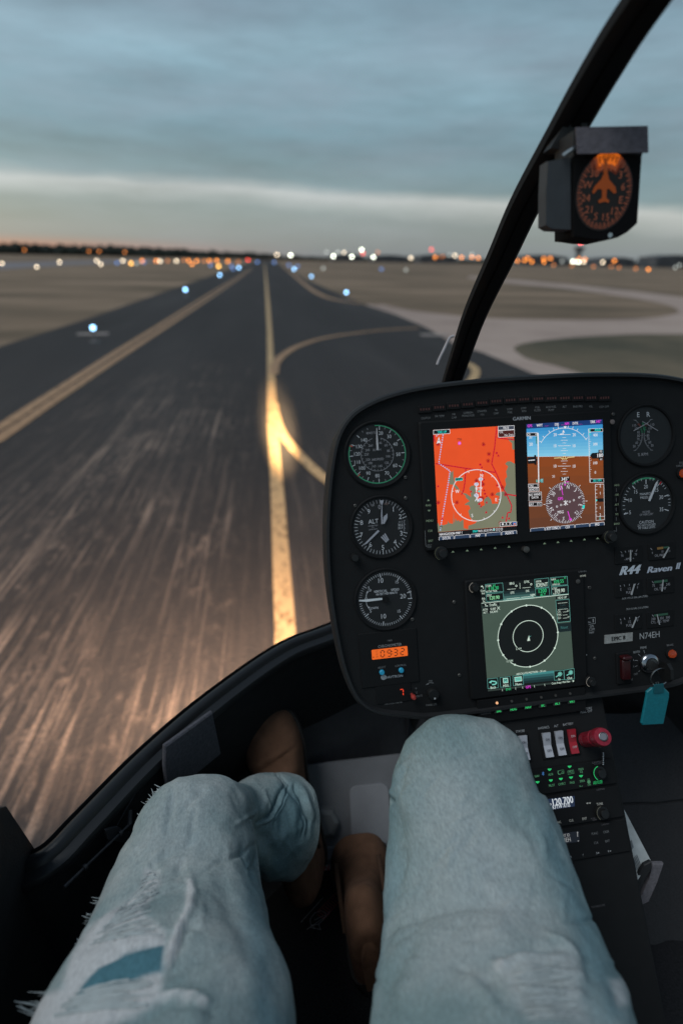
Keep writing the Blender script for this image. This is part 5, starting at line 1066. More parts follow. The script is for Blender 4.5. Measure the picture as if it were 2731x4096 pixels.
# ------------------------------------------------------------------ console
hinge = PP.p(0, PP.uv(2100, 2895)[1])
CP = Plane(hinge, (.9989, .0264, .0389), (-.046, .60, .80))
Gv = View(CP, 1950, 2800, 2.0077); Gp = View(CP, 1950, 2800, 2.0077)
cu1 = CP.uv(2462, 3050)[0]; cu0 = 2 * (UC) - cu1 + .0
con = empty('centre_console', CP.mat()); tag(con, 'black sloping radio console below the instrument pod', 'console')
b = MB(); b.box(cu0, cu1, -.42, .035, -.12, 0, M_face, .003); b.build('housing', con)
b = MB()
for k, (y, yy) in enumerate(((545, 490), (752, 700), (1020, 960), (1215, 1160))):
    v_ = Gv(700, y)[1]; b.box(cu0 + .004, cu1 - .004, v_ - .0004, v_ + .0004, 0.0001, .0009, M_ring)
b.build('seam', con)
neck = MB(); vh = PP.uv(2100, 2895)[1]; vbot = min(p[1] for p in full); neck.box(cu0, cu1, vh - .02, vbot + .01, -.10, -.001, M_face); neck.build('neck', None, False, PP.mat()).parent = con
con.children[-1].matrix_parent_inverse = con.matrix_world.inverted()
c = Canvas(Gv, h=.0002)
for s_, x, y in (('NAV LTS', 160, 267), ('STROBE', 258, 249), ('AVIONICS', 445, 222), ('ALT', 546, 207), ('BATTERY', 642, 193)): c.text(s_, x, y, 17, tl, .82)
c.text('NO.', 0, 0, 1, tl) if False else None
c.text('No.', 954, 803, 14, tx, .8); c.text('2', 981, 795, 32, tx, .9); c.line([(944, 772), (996, 766), (999, 816), (948, 822)], 3, tx); c.text('COM', 971, 840, 17, dim, .85)
c.text('HOURS', 908, 1648, 14, dim, .9); c.text('TOTAL', 856, 1658, 14, dim, .9)
c.build('lettering', con)
M_rw = mat('ivory rocker', (.50, .50, .54), .4, var=.08); M_rr = mat('red rocker', (.42, .025, .04), .4, var=.12)
for nm, lb, x, y, m_, tcx in (('STROBE', 'ivory rocker switch under STROBE, half hidden by the knee', 284, 380, M_rw, 0), ('AV', 'ivory rocker switch under AVIONICS', 472, 357, M_rw, 0), ('ALT', 'ivory rocker switch under ALT', 573, 342, M_rw, 0), ('BAT', 'red rocker switch under BATTERY', 674, 328, M_rr, 1)):
    og = Gv(x, y); e = empty('rocker_switch', CP.mat(*og)); tag(e, lb, 'switch', 'rocker switches')
    b = MB(); b.box(-.0085, .0085, -.0175, .0175, 0, .0015, M_bez, .0007); b.build('frame', e)
    b = MB(); wx = .0051; P = [(-.0145, .0042), (-.001, .0016), (.0145, .0058)]
    b.rings([[(-wx, yy, .001) for yy, z in P] + [(-wx, yy, z) for yy, z in P[::-1]], [(wx, yy, .001) for yy, z in P] + [(wx, yy, z) for yy, z in P[::-1]]], m_, (True, True)); b.build('paddle', e)
    lm = ink((.02, .02, .04)) if not tcx else ink((.65, .5, .52))
    c = Canvas(Gv, og, h=.0056); c.text('ON', x - 9, y - 44, 17, lm, .85, layer=1, bold=1); c.build('on_lettering', e)
    c = Canvas(Gv, og, h=.0044); c.text('OFF', x + 9, y + 44, 17, lm, .85, layer=1, bold=1); o = c.build('off_lettering', e)
# mixture knob with guard
mu = CP.uv(1950 + 780 / 2.0077, 2800 + 320 / 2.0077); kb = CP.p(*mu, 0)
tipd = at((1950 + 922 / 2.0077) * K, (2800 + 295 / 2.0077) * K, (MT @ (kb - EYE)).z - .055)
axk = (tipd - kb).normalized(); mk = empty('mixture_knob', (axk.to_track_quat('Z', 'Y').to_matrix().to_4x4())); mk.matrix_world = Matrix.Translation(kb) @ axk.to_track_quat('Z', 'Y').to_matrix().to_4x4()
tag(mk, 'red cylindrical mixture knob with steel centre right of the switches', 'knob'); Lk_ = (tipd - kb).length
M_mr = mat('translucent red guard', (.30, .018, .035), .28, var=.25, scale=300)
cyl(mk, 'guard', 0, 0, [(0.00728, 0), (0.00924, .002), (0.00924, Lk_ * .45), (0.00980, Lk_ * .5), (0.00980, Lk_ * .62), (0.00868, Lk_ * .64), (0.00868, Lk_ * .7)], M_mr, 36)
cyl(mk, 'grip', 0, 0, [(0.00840, Lk_ * .6), (0.01036, Lk_ * .72), (0.01092, Lk_ * .8), (0.01092, Lk_ * .93), (0.00980, Lk_), (0.00504, Lk_ + .0005)], M_mr, 36)
cyl(mk, 'button', 0, 0, [(0.00515, Lk_), (0.00515, Lk_ + .002), (0.00437, Lk_ + .0026), (0.00414, Lk_ + .0014)], M_metal, 30); cyl(mk, 'button_face', 0, 0, [(0.00426, Lk_ + .0016), (0.00392, Lk_ + .002)], mat('grey plunger', (.2, .2, .22), .45), 24)
for k in range(2):
    c = Canvas(Gv)
    b = MB()
    s_ = ['GUARD', 'TAKEOFF'][k]; v_, f_ = text_geo(s_); kk2 = .0024 / CAPH; x0 = max(q[0] for q in v_) / 2; zz = .008 + k * .0065
    pts = []
    for x, y in v_:
        th = R(200) + (x - x0) * kk2 / .0096; pts.append((.0096 * math.cos(th), .0096 * math.sin(th), zz - y * kk2))
    b.add(pts, f_, ink((.5, .25, .3))); b.build('lettering', mk)
ch = empty('bead_chain', CP.mat(*Gv(910, 400))); tag(ch, 'little steel bead chain hanging from the red knob', 'chain')
for k in range(7):
    q = Gv(908 + (k % 2) * 1, 422 + k * 15); q0 = Gv(910, 400); v_, f_ = ball(8, 6, .0014, 1.3); b = MB(); b.add([(q[0] - q0[0] + x, q[1] - q0[1] + y, z + .004) for x, y, z in v_], f_, M_metal); b.build('bead', ch, True)
# audio panel
def unit(name, label, y0, y1, cat):
    a = Gv(700, y0)[1]; b_ = Gv(700, y1)[1]; og = (UC, (a + b_) / 2)
    e = empty(name, CP.mat(*og)); tag(e, label, cat); b = MB(); b.box(cu0 + .005 - og[0], cu1 - .005 - og[0], b_ - og[1] + .001, a - og[1] - .001, 0, .003, M_bez, .001); b.build('faceplate', e); return e, og
e, og = unit('audio_panel', 'audio panel with green arrow lamps beside the right knee', 500, 722, 'radio')
c = Canvas(Gv, og, h=.0033); GL = E(42, 185, 105); gl2 = E(70, 125, 90)
for x, y in ((484, 555), (644, 532), (494, 642), (574, 630), (655, 619), (735, 607), (388, 656)): c.poly([(x - 16, y - 8), (x + 16, y - 10), (x + 13, y), (x + 1, y + 10), (x - 12, y + 2)], GL, 2)
for s_, x, y in (('NAV', 384, 606), ('AUX', 493, 592), ('MUS', 654, 571), ('MAN', 734, 550), ('SQ', 736, 570), ('PILOT', 502, 680), ('COPLT', 583, 668), ('PASS', 665, 657), ('SPKR', 745, 645), ('PA', 728, 686), ('VOL', 795, 631), ('CRSR', 801, 675), ('HLD TO PAIR', 870, 648), ('PUSH TO DIST', 870, 662)): c.text(s_, x, y, 16 if y not in (686, 631, 675, 648, 662) else 10, gl2 if y not in (648, 662) else GL, .8, bold=1)
for x in (574, 654): c.line([(x - 25, 564), (x + 22, 556), (x + 26, 584), (x - 22, 592), (x - 25, 564)], 2.2, gl2)
c.arc(c.q(566, 578), .0022, .0006, gl2, 180, 330); c.line([(582, 588), (582, 572), (592, 570), (592, 584)], 3, gl2); c.line([(744, 680), (744, 688), (738, 690)], 2.5, gl2)
BB = E(60, 110, 170); c.line([(432, 572), (432, 600)], 3, BB); c.line([(424, 578), (440, 592), (432, 600)], 3, BB); c.line([(424, 594), (440, 580), (432, 572)], 3, BB)
c.arc(c.q(798, 652), c.sc(798, 652, 11), .0007, gl2); c.disc(c.q(798, 652), .0014, gl2, 2, 8)
c.text('GARMIN', 860, 495, 14, dim, 1); c.text('GMA 350H', 868, 508, 9, dim, 1); c.build('key_lettering', e)
cyl(e, 'volume_knob', *c.q(868, 575), [(.0082, .0), (.0082, .009), (.0076, .0100), (.0055, .0102), (.0055, .014), (.0048, .015)], M_knob, 28)
c2 = Canvas(Gv, og, h=.0095); c2.arc(c2.q(868, 575), .0084, .0008, GL, 215, 350, n=60); c2.build('lit_ring', e)
# radio
e, og = unit('com_radio', 'communication radio showing 120.700 beside the right thigh', 724, 1000, 'radio')
c = Canvas(Gv, og, h=.0033); SC = E(30, 42, 66); SW = E(200, 208, 214)
c.poly([(380, 800), (684, 764), (686, 848), (390, 892)], SC, 1); c.text('120.700', 588, 804, 48, SW, .78, layer=3, bold=2); c.text('STB', 487, 832, 13, SW, .8, layer=3, bold=1); c.text('KFTW ATIS', 578, 846, 25, SW, .78, layer=3, bold=1); c.text('OM', 452, 812, 20, SW, .8, layer=3)
c.build('lit_display', e); c = Canvas(Gv, og, h=.0033); tw_ = ink((.55, .52, .45))
for s_, x, y in (('FUNC', 551, 976), ('CLR', 657, 960), ('ENT', 763, 945), ('TUNE', 884, 828)): c.text(s_, x, y, 17, tw_, .8, bold=1)
c.text('PUSH', 829, 944, 11, dim, .9); c.text('CRSR', 842, 955, 11, dim, .9); c.text('GARMIN', 890, 712, 12, dim, 1)
c.line([(786, 823), (808, 820)], 4, tw_); c.poly([(776, 824), (788, 814), (790, 831)], tw_, 2); c.poly([(816, 820), (804, 812), (806, 829)], tw_, 2); c.build('key_lettering', e)
cyl(e, 'tune_knob', *c.q(890, 892), [(.0078, .0), (.0078, .009), (.0072, .0100), (.0055, .0102), (.0055, .014), (.0048, .015)], M_knob, 28)
c2 = Canvas(Gv, og, h=.0095); c2.arc(c2.q(890, 892), .0079, .0006, ink((.22, .2, .15)), 215, 350, n=60); c2.build('index_ring', e)
# transponder
e, og = unit('transponder', 'transponder unit with FLIGHT ID display below the radio', 1003, 1290, 'radio')
c = Canvas(Gv, og, h=.0033); SB = E(20, 24, 32); SV = E(140, 142, 142)
c.poly([(480, 1075), (722, 1045), (724, 1130), (490, 1162)], SB, 1); c.text('FLIGHT ID', 592, 1083, 21, SV, .78, layer=3, bold=1); c.text('N74EH', 602, 1118, 30, SV, .78, layer=3, bold=1); c.line([(706, 1058), (708, 1090)], 6, SV, 3); c.poly([(707, 1048), (714, 1060), (700, 1060)], SV, 3); c.poly([(706, 1122), (720, 1120), (713, 1130)], SV, 3); c.build('lit_display', e)
c = Canvas(Gv, og, h=.0033)
for s_, x, y in (('FUNC', 845, 1064), ('CRSR', 935, 1051), ('CLR', 855, 1138), ('ENT', 946, 1125), ('7', 751, 1237), ('8', 860, 1220), ('9', 953, 1207), ('6', 655, 1250)): c.text(s_, x, y, 16, tx if y < 1200 else tl, .85)
c.poly([(868, 1224), (882, 1223), (875, 1212)], tl, 2); c.poly([(962, 1202), (976, 1200), (969, 1212)], tl, 2); c.text('GARMIN', 928, 990, 11, dim, 1); c.build('key_lettering', e)
# ------------------------------------------------------------------ right footwell cloth wall, checklist
RW = Plane(at(1480, 1760, .98), (1, 0.02, .02), (-.0, .55, .80))
rv = VV(RW)
b = MB(); rows = []
for (l, r_, h_) in [((1340, 1640), (1660, 1600), -.01), ((1392, 1698), (1680, 1655), -.004), ((1396, 1708), (1680, 1664), .001), ((1400, 1760), (1690, 1720), .006), ((1404, 1838), (1700, 1792), .008), ((1404, 1842), (1700, 1796), .002), ((1405, 1846), (1700, 1800), .007), ((1420, 1960), (1700, 1900), 0), ((1440, 2200), (1720, 2150), -.03), ((1450, 2500), (1750, 2400), -.05)]:
    a = rv(*l); d_ = rv(*r_); rows.append([RW.p(a[0] + (d_[0] - a[0]) * k / 20, a[1] + (d_[1] - a[1]) * k / 20 + .012 * math.sin(k / 20 * math.pi) * -1, h_ + .002 * math.sin(k * 1.3)) for k in range(21)])
b.rings(rows, M_fab, closed=False); o = b.build('footwell_carpet', None, True); tag(o, kind='structure')
cp_ = [at((1950 + x / 2.0077) * K, (2800 + y / 2.0077) * K, d_) for x, y, d_ in ((1010, 725, .80), (1120, 930, .775), (1305, 1285, .74), (1230, 1400, .725), (1135, 1565, .70), (1098, 1330, .735), (1060, 1000, .765), (1035, 860, .78))]
M_pap = mat('creased printed paper', (.42, .44, .43), .8, var=.15, scale=90, bump=.3, bscale=60)
nn_ = (cp_[2] - cp_[0]).cross(cp_[4] - cp_[0]).normalized()
if nn_.dot(EYE - cp_[2]) < 0: nn_ = -nn_
pa_ = empty('checklist_paper', Matrix.Translation(cp_[4])); tag(pa_, 'white folded checklist sheet tucked beside the console', 'paper')
b = MB(); b.rings([[p - nn_ * .0008 - cp_[4] for p in cp_], [p - cp_[4] for p in cp_]], M_pap, (True, True)); b.build('sheet', pa_)
b = MB(); im = ink((.10, .11, .12))
def onp(x, y, h_=.0006):
    r_ = ray(1950 + x / 2.0077, 2800 + y / 2.0077); t_ = (cp_[2] - EYE).dot(nn_) / r_.dot(nn_); return EYE + r_ * t_ + nn_ * h_ - cp_[4]
for k in range(8):
    x = 1128 + k * 9; y0 = 1340 - k * 8; P_, Q_ = onp(x, y0 - 40), onp(x + 34, y0 + 50); w_ = (Q_ - P_).cross(nn_).normalized() * .0006; b.add([P_ - w_, Q_ - w_, Q_ + w_, P_ + w_], [(0, 1, 2, 3)], im)
for k in range(9):
    x = 1100 + k * 6; y0 = 1215 - k * 6; P_, Q_ = onp(x, y0 - 40), onp(x + 18, y0 + 20); w_ = (Q_ - P_).cross(nn_).normalized() * .0005; b.add([P_ - w_, Q_ - w_, Q_ + w_, P_ + w_], [(0, 1, 2, 3)], im)
b.build('printed_text', pa_)
def slab(name, label, cat, pts, d_, m_, th=.004):
    P = [at((1950 + x / 2.0077) * K, (2800 + y / 2.0077) * K, dd) for (x, y), dd in zip(pts, d_)]; n_ = (P[1] - P[0]).cross(P[2] - P[0]).normalized()
    if n_.dot(EYE - P[0]) < 0: n_ = -n_
    ct = sum(P, Vector()) / len(P); b = MB(); b.rings([[p - n_ * th for p in P], [p for p in P], [p.lerp(ct, .06) + n_ * .0015 for p in P]], m_, (True, True)); return tag(b.build(name), label, cat)
slab('pouch_flap', 'black curved pouch edge below the paper sheet', 'pouch', [(1306, 1292), (1312, 1345), (1235, 1470), (1160, 1610), (1142, 1600), (1150, 1545), (1200, 1400), (1250, 1320)], [.725] * 8, M_black)
slab('belt_strap', 'grey folded webbing strap under the black pouch', 'strap', [(1318, 1308), (1408, 1308), (1360, 1450), (1285, 1618), (1215, 1650), (1150, 1700), (1135, 1668), (1230, 1560), (1290, 1430)], [.73] * 9, mat('grey webbing', (.12, .11, .12), .85, var=.2, scale=300, bump=.6))
# ------------------------------------------------------------------ compass on the centre post
K1 = 1.5209
kpl = Plane(at(1395, 445, .52), (1, -.10, .035), (.02, .06, 1.0)); Kv = View(kpl, 1700, 0, K1)
cm = empty('compass', kpl.mat()); tag(cm, 'black compass with orange lit dial hanging from the centre post', 'compass')
q = lambda l: [Kv(*p) for p in l][::-1]
body = q([(897, 950), (1318, 940), (1290, 1358), (1230, 1412), (1170, 1445), (1100, 1462), (1010, 1458), (940, 1447), (895, 1443)])
b = MB(); b.rings([[(x, y, -.045) for x, y in body], [(x, y, -.001) for x, y in body], [(x * .97, y * .97 - .0006, .001) for x, y in body]], mat('matt compass case', (.007, .0065, .007), .85, spec=.15), (True, True)); b.build('case', cm)
vis = q([(905, 782), (1338, 773), (1324, 942), (900, 950)]); b = MB(); b.rings([[(x, y, (.004 if y > sum(p[1] for p in vis) / 4 else .009) - .002) for x, y in vis], [(x, y, (.004 if y > sum(p[1] for p in vis) / 4 else .009)) for x, y in vis]], mat('grey compass hood', (.10, .09, .105), .8, var=.3, scale=150, bump=.4), (True, True)); b.build('hood', cm)
b = MB(); b.prism(q([(905, 790), (1330, 780), (1318, 945), (900, 950)]), -.045, .0, M_black); b.build('top_box', cm)
side_ = q([(748, 975), (888, 948), (892, 1398), (770, 1392), (735, 1370), (738, 1160)]); b = MB(); b.rings([[(x, y, -.022) for x, y in side_], [(x, y, -.006) for x, y in side_], [(x * .98 - .0008, y * .985, -.002) for x, y in side_]], mat('grey side box', (.05, .054, .06), .6, var=.15), (True, True)); b.build('light_box', cm)
b = MB(); u, v = Kv(882, 915); b.tube([(u - .006, v - .004, 0), (u, v, .004), (u + .004, v + .002, 0)], .002, M_metal, 8); b.build('clip', cm, True)
b = MB(); u, v = Kv(1118, 1432); b.lathe([(.0022, 0), (.0022, .002)], M_metal, c=(u, v), n=12); b.build('screw', cm)
dc = Kv(1082, 1172)
DO = E(104, 48, 15); DPk = ink((.20, .11, .075))
c = Canvas(Kv, h=.0012); c.V = Kv; rD = c.sc(1082, 1172, 168); sY = 205 / 168
def pe(r_, a): return (dc[0] + rD * r_ * math.sin(R(a)), dc[1] + rD * r_ * math.cos(R(a)) * sY)
n = 48; c.add([(*pe(1.02, k * 360 / n), c.h + .0001) for k in range(n)][::-1], [tuple(range(n))], mat('compass card', (.012, .006, .003), .5, var=.3))
for r0_, r1_, aw, em_ in ((.55, 1.0, 38, E(66, 26, 12)), (.62, 1.01, 31, E(120, 52, 18)), (.72, 1.02, 24, E(205, 98, 26))):
    c.add([(*pe(r0_, -aw + 2 * aw * k / 12), c.h + .00015 + r0_ * .0001) for k in range(13)] + [(*pe(r1_, -aw + 2 * aw * k / 12), c.h + .00015 + r0_ * .0001) for k in range(13)], [(k, k + 1, k + 14, k + 13) for k in range(12)], em_)
DK_ = ink((.03, .015, .01))
for k in range(72):
    a = k * 5; c.seg(pe(.86 if k % 2 else .80, a), pe(.97, a), .0007 if k % 2 else .0011, DK_ if a < 24 or a > 336 else E(96, 54, 40), 4)
for k, s_ in enumerate(['N', '3', '6', 'E', '12', '15', 'S', '21', '24', 'W', '30', '33']):
    p = pe(.66, k * 30 + 18); v_, f_ = text_geo(s_); x0 = max(t2[0] for t2 in v_) / 2; kk2 = .0058 / CAPH; c.add([(p[0] + (x - x0) * kk2, p[1] + (y - CAPH / 2) * kk2, c.h + .0006) for x, y in v_], f_, E(104, 60, 44))
def pk_(l, m_=DO): c.poly(l, m_, 5)
pk_([(1080, 965), (1100, 965), (1103, 1060), (1112, 1095), (1150, 1140), (1156, 1175), (1140, 1180), (1110, 1150), (1098, 1155), (1094, 1205), (1112, 1222), (1108, 1236), (1085, 1228), (1050, 1238), (1044, 1224), (1068, 1205), (1068, 1155), (1045, 1150), (1018, 1182), (1008, 1172), (1022, 1138), (1062, 1095), (1078, 1060)])
c.build('dial', cm)
# bracket on post
br_ = MB(); M_bk = mat('black bracket', (.012, .012, .012), .6)
cl_ = [(1150, 495), (1180, 520), (1095, 655), (1000, 775), (960, 850), (900, 850), (850, 840), (930, 700), (1060, 560)]
bpn = View(kpl, 1700, 0, K1)
o = MB(); o.prism([bpn(*p) for p in cl_][::-1], -.055, -.035, M_bk)
for x, y in ((1160, 518), (1090, 650), (1060, 690)): o.lathe([(.004, -.035), (.003, -.031)], M_bk, c=bpn(x, y), n=10)
o.build('bracket', cm)
# yaw string
b = MB(); ys_ = [at(*p, .93) for p in smooth_line([(1042, 772), (1032, 776), (1020, 800), (1008, 825), (1003, 838)], 4)]; b.tube(ys_, .0022, mat('white yarn', (.5, .46, .47), .95, bump=.5), 8); tag(b.build('yaw_string', None, True), 'short white yarn tuft on the glass beside the centre post', 'yarn')
# ------------------------------------------------------------------ person
per = empty('person', Matrix.Translation((.03, -.02, 1.9 - .62))); tag(per, 'seated person in ripped pale blue jeans and brown suede boots', 'person'); ipv = per.matrix_world.inverted()
dn = bpy.data.materials.new('faded ripped denim'); dn.use_nodes = True; t = dn.node_tree; bs = t.nodes['Principled BSDF']; bs.inputs['Roughness'].default_value = .95; bs.inputs['Specular IOR Level'].default_value = .1
tcn = t.nodes.new('ShaderNodeTexCoord')
def attr(n_): a = t.nodes.new('ShaderNodeAttribute'); a.attribute_name = n_; return a.outputs['Fac']
def mixc(f_, a, b_):
    m_ = t.nodes.new('ShaderNodeMix'); m_.data_type = 'RGBA'
    (t.links.new(f_, m_.inputs[0]) if not isinstance(f_, float) else setattr(m_.inputs[0], 'default_value', f_))
    for i, x in ((6, a), (7, b_)):
        if isinstance(x, tuple): m_.inputs[i].default_value = (*x, 1)
        else: t.links.new(x, m_.inputs[i])
    return m_.outputs[2]
fade = tr(tn(6, (1, 1, 1), 5, 2.2), .35, .66); fine = tn(420, (1, .35, 1), 3, 0, .8); mid = tr(tn(38, (1, 1, 1), 5, 4.4), .3, .75)
col = mixc(fade, (.19, .26, .265), (.385, .415, .405)); col = mixc(tm('MULTIPLY', mid, .35), col, (.18, .27, .28))
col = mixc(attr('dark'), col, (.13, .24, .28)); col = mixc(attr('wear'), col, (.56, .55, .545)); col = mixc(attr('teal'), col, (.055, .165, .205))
g_ = t.nodes.new('ShaderNodeMix'); g_.data_type = 'RGBA'; g_.blend_type = 'MULTIPLY'; g_.inputs[0].default_value = 1; t.links.new(col, g_.inputs[6])
gg = t.nodes.new('ShaderNodeCombineColor'); gv = tm('ADD', tm('MULTIPLY', fine, 1.1), .45)
for i in range(3): t.links.new(gv, gg.inputs[i])
t.links.new(gg.outputs[0], g_.inputs[7]); t.links.new(g_.outputs[2], bs.inputs['Base Color'])
bp = t.nodes.new('ShaderNodeBump'); bp.inputs['Strength'].default_value = .35; bp.inputs['Distance'].default_value = .0012; t.links.new(tn(420, (1, 1, 1), 3, 0), bp.inputs['Height']); t.links.new(bp.outputs[0], bs.inputs['Normal'])
def pxs(vx, vy, d, hw): return at(vx, vy, d), hw * d / 1307
def leg(stations, n_len=300, n_ring=150):
    """stations: (centre, half width, half thickness); ring frames keep 'up' roughly toward the eye"""
    keys = [tuple(c_) + (a, b_) for c_, a, b_ in stations]; path = smooth_line(keys, max(2, n_len // (len(keys) - 1)))
    P = [Vector(k[:3]) for k in path]; V_ = []; F_ = []; prev = None
    for i, k in enumerate(path):
        t_ = (P[min(i + 2, len(P) - 1)] - P[max(i - 2, 0)]).normalized()
        if prev is None: prev = Vector((1, 0, 0))
        x = (prev - t_ * prev.dot(t_)).normalized(); prev = x; y = x.cross(t_)
        if y.z < 0 and False: y = -y
        for j in range(n_ring):
            a = 2 * math.pi * j / n_ring; ca, sa = math.cos(a), math.sin(a)
            sp_ = lambda v_: math.copysign(abs(v_) ** .92, v_)
            V_.append(P[i] + x * k[3] * sp_(ca) + y * k[4] * sp_(sa))
    for i in range(len(path) - 1):
        for j in range(n_ring): a = i * n_ring + j; b_ = i * n_ring + (j + 1) % n_ring; F_.append((a, b_, b_ + n_ring, a + n_ring))
    return V_, F_, len(path), n_ring
def segd(p, a, b_):
    dx, dy = b_[0] - a[0], b_[1] - a[1]; L2 = dx * dx + dy * dy or 1; s_ = max(0, min(1, ((p[0] - a[0]) * dx + (p[1] - a[1]) * dy) / L2))
    return math.hypot(p[0] - a[0] - dx * s_, p[1] - a[1] - dy * s_), s_
def pin(p, poly):
    ins = False; j = len(poly) - 1
    for i in range(len(poly)):
        a, b_ = poly[i], poly[j]
        if (a[1] > p[1]) != (b_[1] > p[1]) and p[0] < (b_[0] - a[0]) * (p[1] - a[1]) / (b_[1] - a[1]) + a[0]: ins = not ins
        j = i
    return ins
def pdist(p, poly):
    d = min(segd(p, poly[i], poly[(i + 1) % len(poly)])[0] for i in range(len(poly))); return d if pin(p, poly) else -d
def ss(a, b_, x): x = max(0, min(1, (x - a) / (b_ - a))); return x * x * (3 - 2 * x)
zI = lambda x, y: (x / 1.206 * K, (3000 + y / 1.206) * K)
zJ = lambda x, y: ((1100 + x / .9614) * K, (3000 + y / .9614) * K)
zHh = zH
# strokes: (polyline in view px, radius px, height mm)
bump_L = [([zI(920, 600), zI(930, 700), zI(905, 800), zI(865, 860), zI(840, 940), zI(815, 1040)], 9, 4.5), ([zI(950, 860), zI(905, 850), zI(880, 900), zI(850, 1000), zI(830, 1070)], 8, -5), ([zI(800, 1175), zI(900, 1185), zI(1000, 1218)], 8, 5), ([zI(780, 1215), zI(900, 1225), zI(1010, 1245)], 8, -5),
          ([zI(740, 560), zI(680, 660), zI(620, 715), zI(560, 755), zI(500, 800)], 9, -4), ([zI(700, 860), zI(780, 885), zI(800, 905)], 6, -3), ([zI(420, 1200), zI(600, 1130), zI(790, 1070)], 6, -2.5), ([zI(330, 1180), zI(460, 1040), zI(600, 975), zI(790, 935)], 6, -2.5),
          ([zI(640, 1322), zI(740, 1260), zI(790, 1215)], 12, -5), ([zI(1240, 250), zI(1280, 420), zI(1240, 560)], 14, -5), ([zI(1130, 210), zI(1200, 330), zI(1270, 420)], 14, -4), ([zI(1180, 480), zI(1230, 540), zI(1260, 640)], 14, -4),
          ([zI(860, 150), zI(790, 260), zI(740, 360)], 16, 2), ([zI(1080, 600), zI(1120, 760), zI(1200, 940)], 22, -2.5), ([zI(420, 900), zI(560, 820), zI(690, 770)], 10, 2.5), ([zI(390, 980), zI(540, 890), zI(700, 830)], 9, -2)]
bump_L += [([zHh(400, 795), zHh(470, 850), zHh(440, 905), zHh(400, 1000), zHh(350, 1090), zHh(300, 1160)], 2.2, -4), ([zHh(430, 800), zHh(500, 850), zHh(478, 925), zHh(440, 1020), zHh(385, 1110), zHh(330, 1180)], 2.2, -3.5), ([zHh(540, 870), zHh(610, 1000), zHh(650, 1130), zHh(640, 1260)], 3, -4), ([zHh(500, 900), zHh(575, 1020), zHh(615, 1150), zHh(600, 1270)], 3, -3)]
hem = [zHh(180, 880), zHh(300, 795), zHh(360, 780), zHh(430, 800), zHh(540, 850), zHh(620, 940), zHh(670, 1020), zHh(710, 1120)]
bump_L += [([zHh(440, 905), zHh(400, 1000), zHh(350, 1090), zHh(295, 1150)], 5, -5), ([zHh(480, 925), zHh(440, 1010), zHh(380, 1110), zHh(310, 1170)], 6, 4), ([zHh(470, 860), zHh(530, 920), zHh(500, 920)], 6, -4), ([zHh(540, 870), zHh(600, 1000), zHh(640, 1150)], 8, -5), ([zHh(500, 960), zHh(540, 1060), zHh(560, 1200)], 10, 4), ([zHh(300, 1180), zHh(330, 1300), zHh(400, 1420)], 14, -6), ([zHh(600, 900), zHh(640, 1000), zHh(670, 1120)], 7, 4)]
wear_L = [([zI(*p) for p in [(700, 575), (760, 575), (775, 640), (730, 700), (690, 790), (800, 880), (795, 960), (780, 1190), (640, 1270), (480, 1330), (120, 1330), (110, 1230), (300, 1150), (330, 1050), (350, 980), (430, 860), (520, 790), (680, 670)]], 10, .85), ([zI(*p) for p in [(905, 620), (935, 640), (930, 760), (890, 840), (850, 990), (810, 1050), (800, 960), (850, 850), (890, 780)]], 5, .85), ([zI(*p) for p in [(780, 1165), (880, 1175), (1005, 1215), (1000, 1235), (880, 1200), (780, 1195)]], 4, .8), ([zI(*p) for p in [(830, 130), (950, 110), (1050, 170), (1000, 500), (800, 520), (640, 500), (700, 300)]], 45, .30)]
teal_L = [([zI(*p) for p in [(792, 938), (788, 1065), (690, 1090), (600, 1130), (460, 1190), (310, 1262), (335, 1190), (400, 1100), (480, 1035), (600, 980), (700, 950)]], 3, .95)]
dark_L = [([zI(*p) for p in [(905, 440), (930, 395), (955, 390), (950, 440), (915, 460)]], 5, .25), ([zI(*p) for p in [(1180, 460), (1260, 470), (1290, 700), (1330, 1200), (1400, 1330), (1250, 1330), (1180, 800)]], 32, .6), ([zHh(*p) for p in [(430, 880), (490, 830), (560, 880), (640, 1000), (690, 1150), (620, 1400), (500, 1568), (330, 1568), (400, 1400), (330, 1200), (360, 1100)]], 25, .6)]  # inner thigh and shin darkened in the denim colour, standing in for shade
bump_R = [([zJ(850, 800), zJ(960, 775), zJ(1090, 782)], 7, -5), ([zJ(870, 820), zJ(960, 808), zJ(1100, 815)], 8, 3.5), ([zJ(930, 880), zJ(1040, 860), zJ(1170, 880)], 7, 4), ([zJ(920, 915), zJ(1040, 905), zJ(1180, 915)], 7, -4), ([zJ(900, 960), zJ(1040, 945), zJ(1180, 950)], 8, 3.5), ([zJ(940, 1000), zJ(1080, 985), zJ(1180, 1000)], 8, -3.5), ([zJ(860, 830), zJ(880, 850)], 9, 4), ([zJ(750, 880), zJ(820, 960), zJ(880, 1054)], 12, 3), ([zJ(1180, 780), zJ(1210, 900), zJ(1190, 1000)], 16, -5),
          ([zJ(1290, 880), zJ(1320, 950), zJ(1340, 1054)], 12, 4), ([zJ(470, 230), zJ(480, 420), zJ(455, 600)], 14, -3.5), ([zJ(540, 650), zJ(500, 780), zJ(430, 900), zJ(420, 1054)], 18, -4), ([zJ(760, 500), zJ(920, 460), zJ(1040, 500)], 22, -2), ([zJ(640, 540), zJ(760, 570), zJ(860, 660)], 22, 2), ([zHh(1250, 950), zHh(1285, 1000), zHh(1300, 980)], 7, -5), ([zHh(1260, 900), zHh(1270, 930)], 7, 6), ([zJ(700, 70), zJ(860, 100), zJ(960, 180)], 18, 2), ([zJ(880, 150), zJ(920, 260), zJ(1000, 330)], 16, -2)]
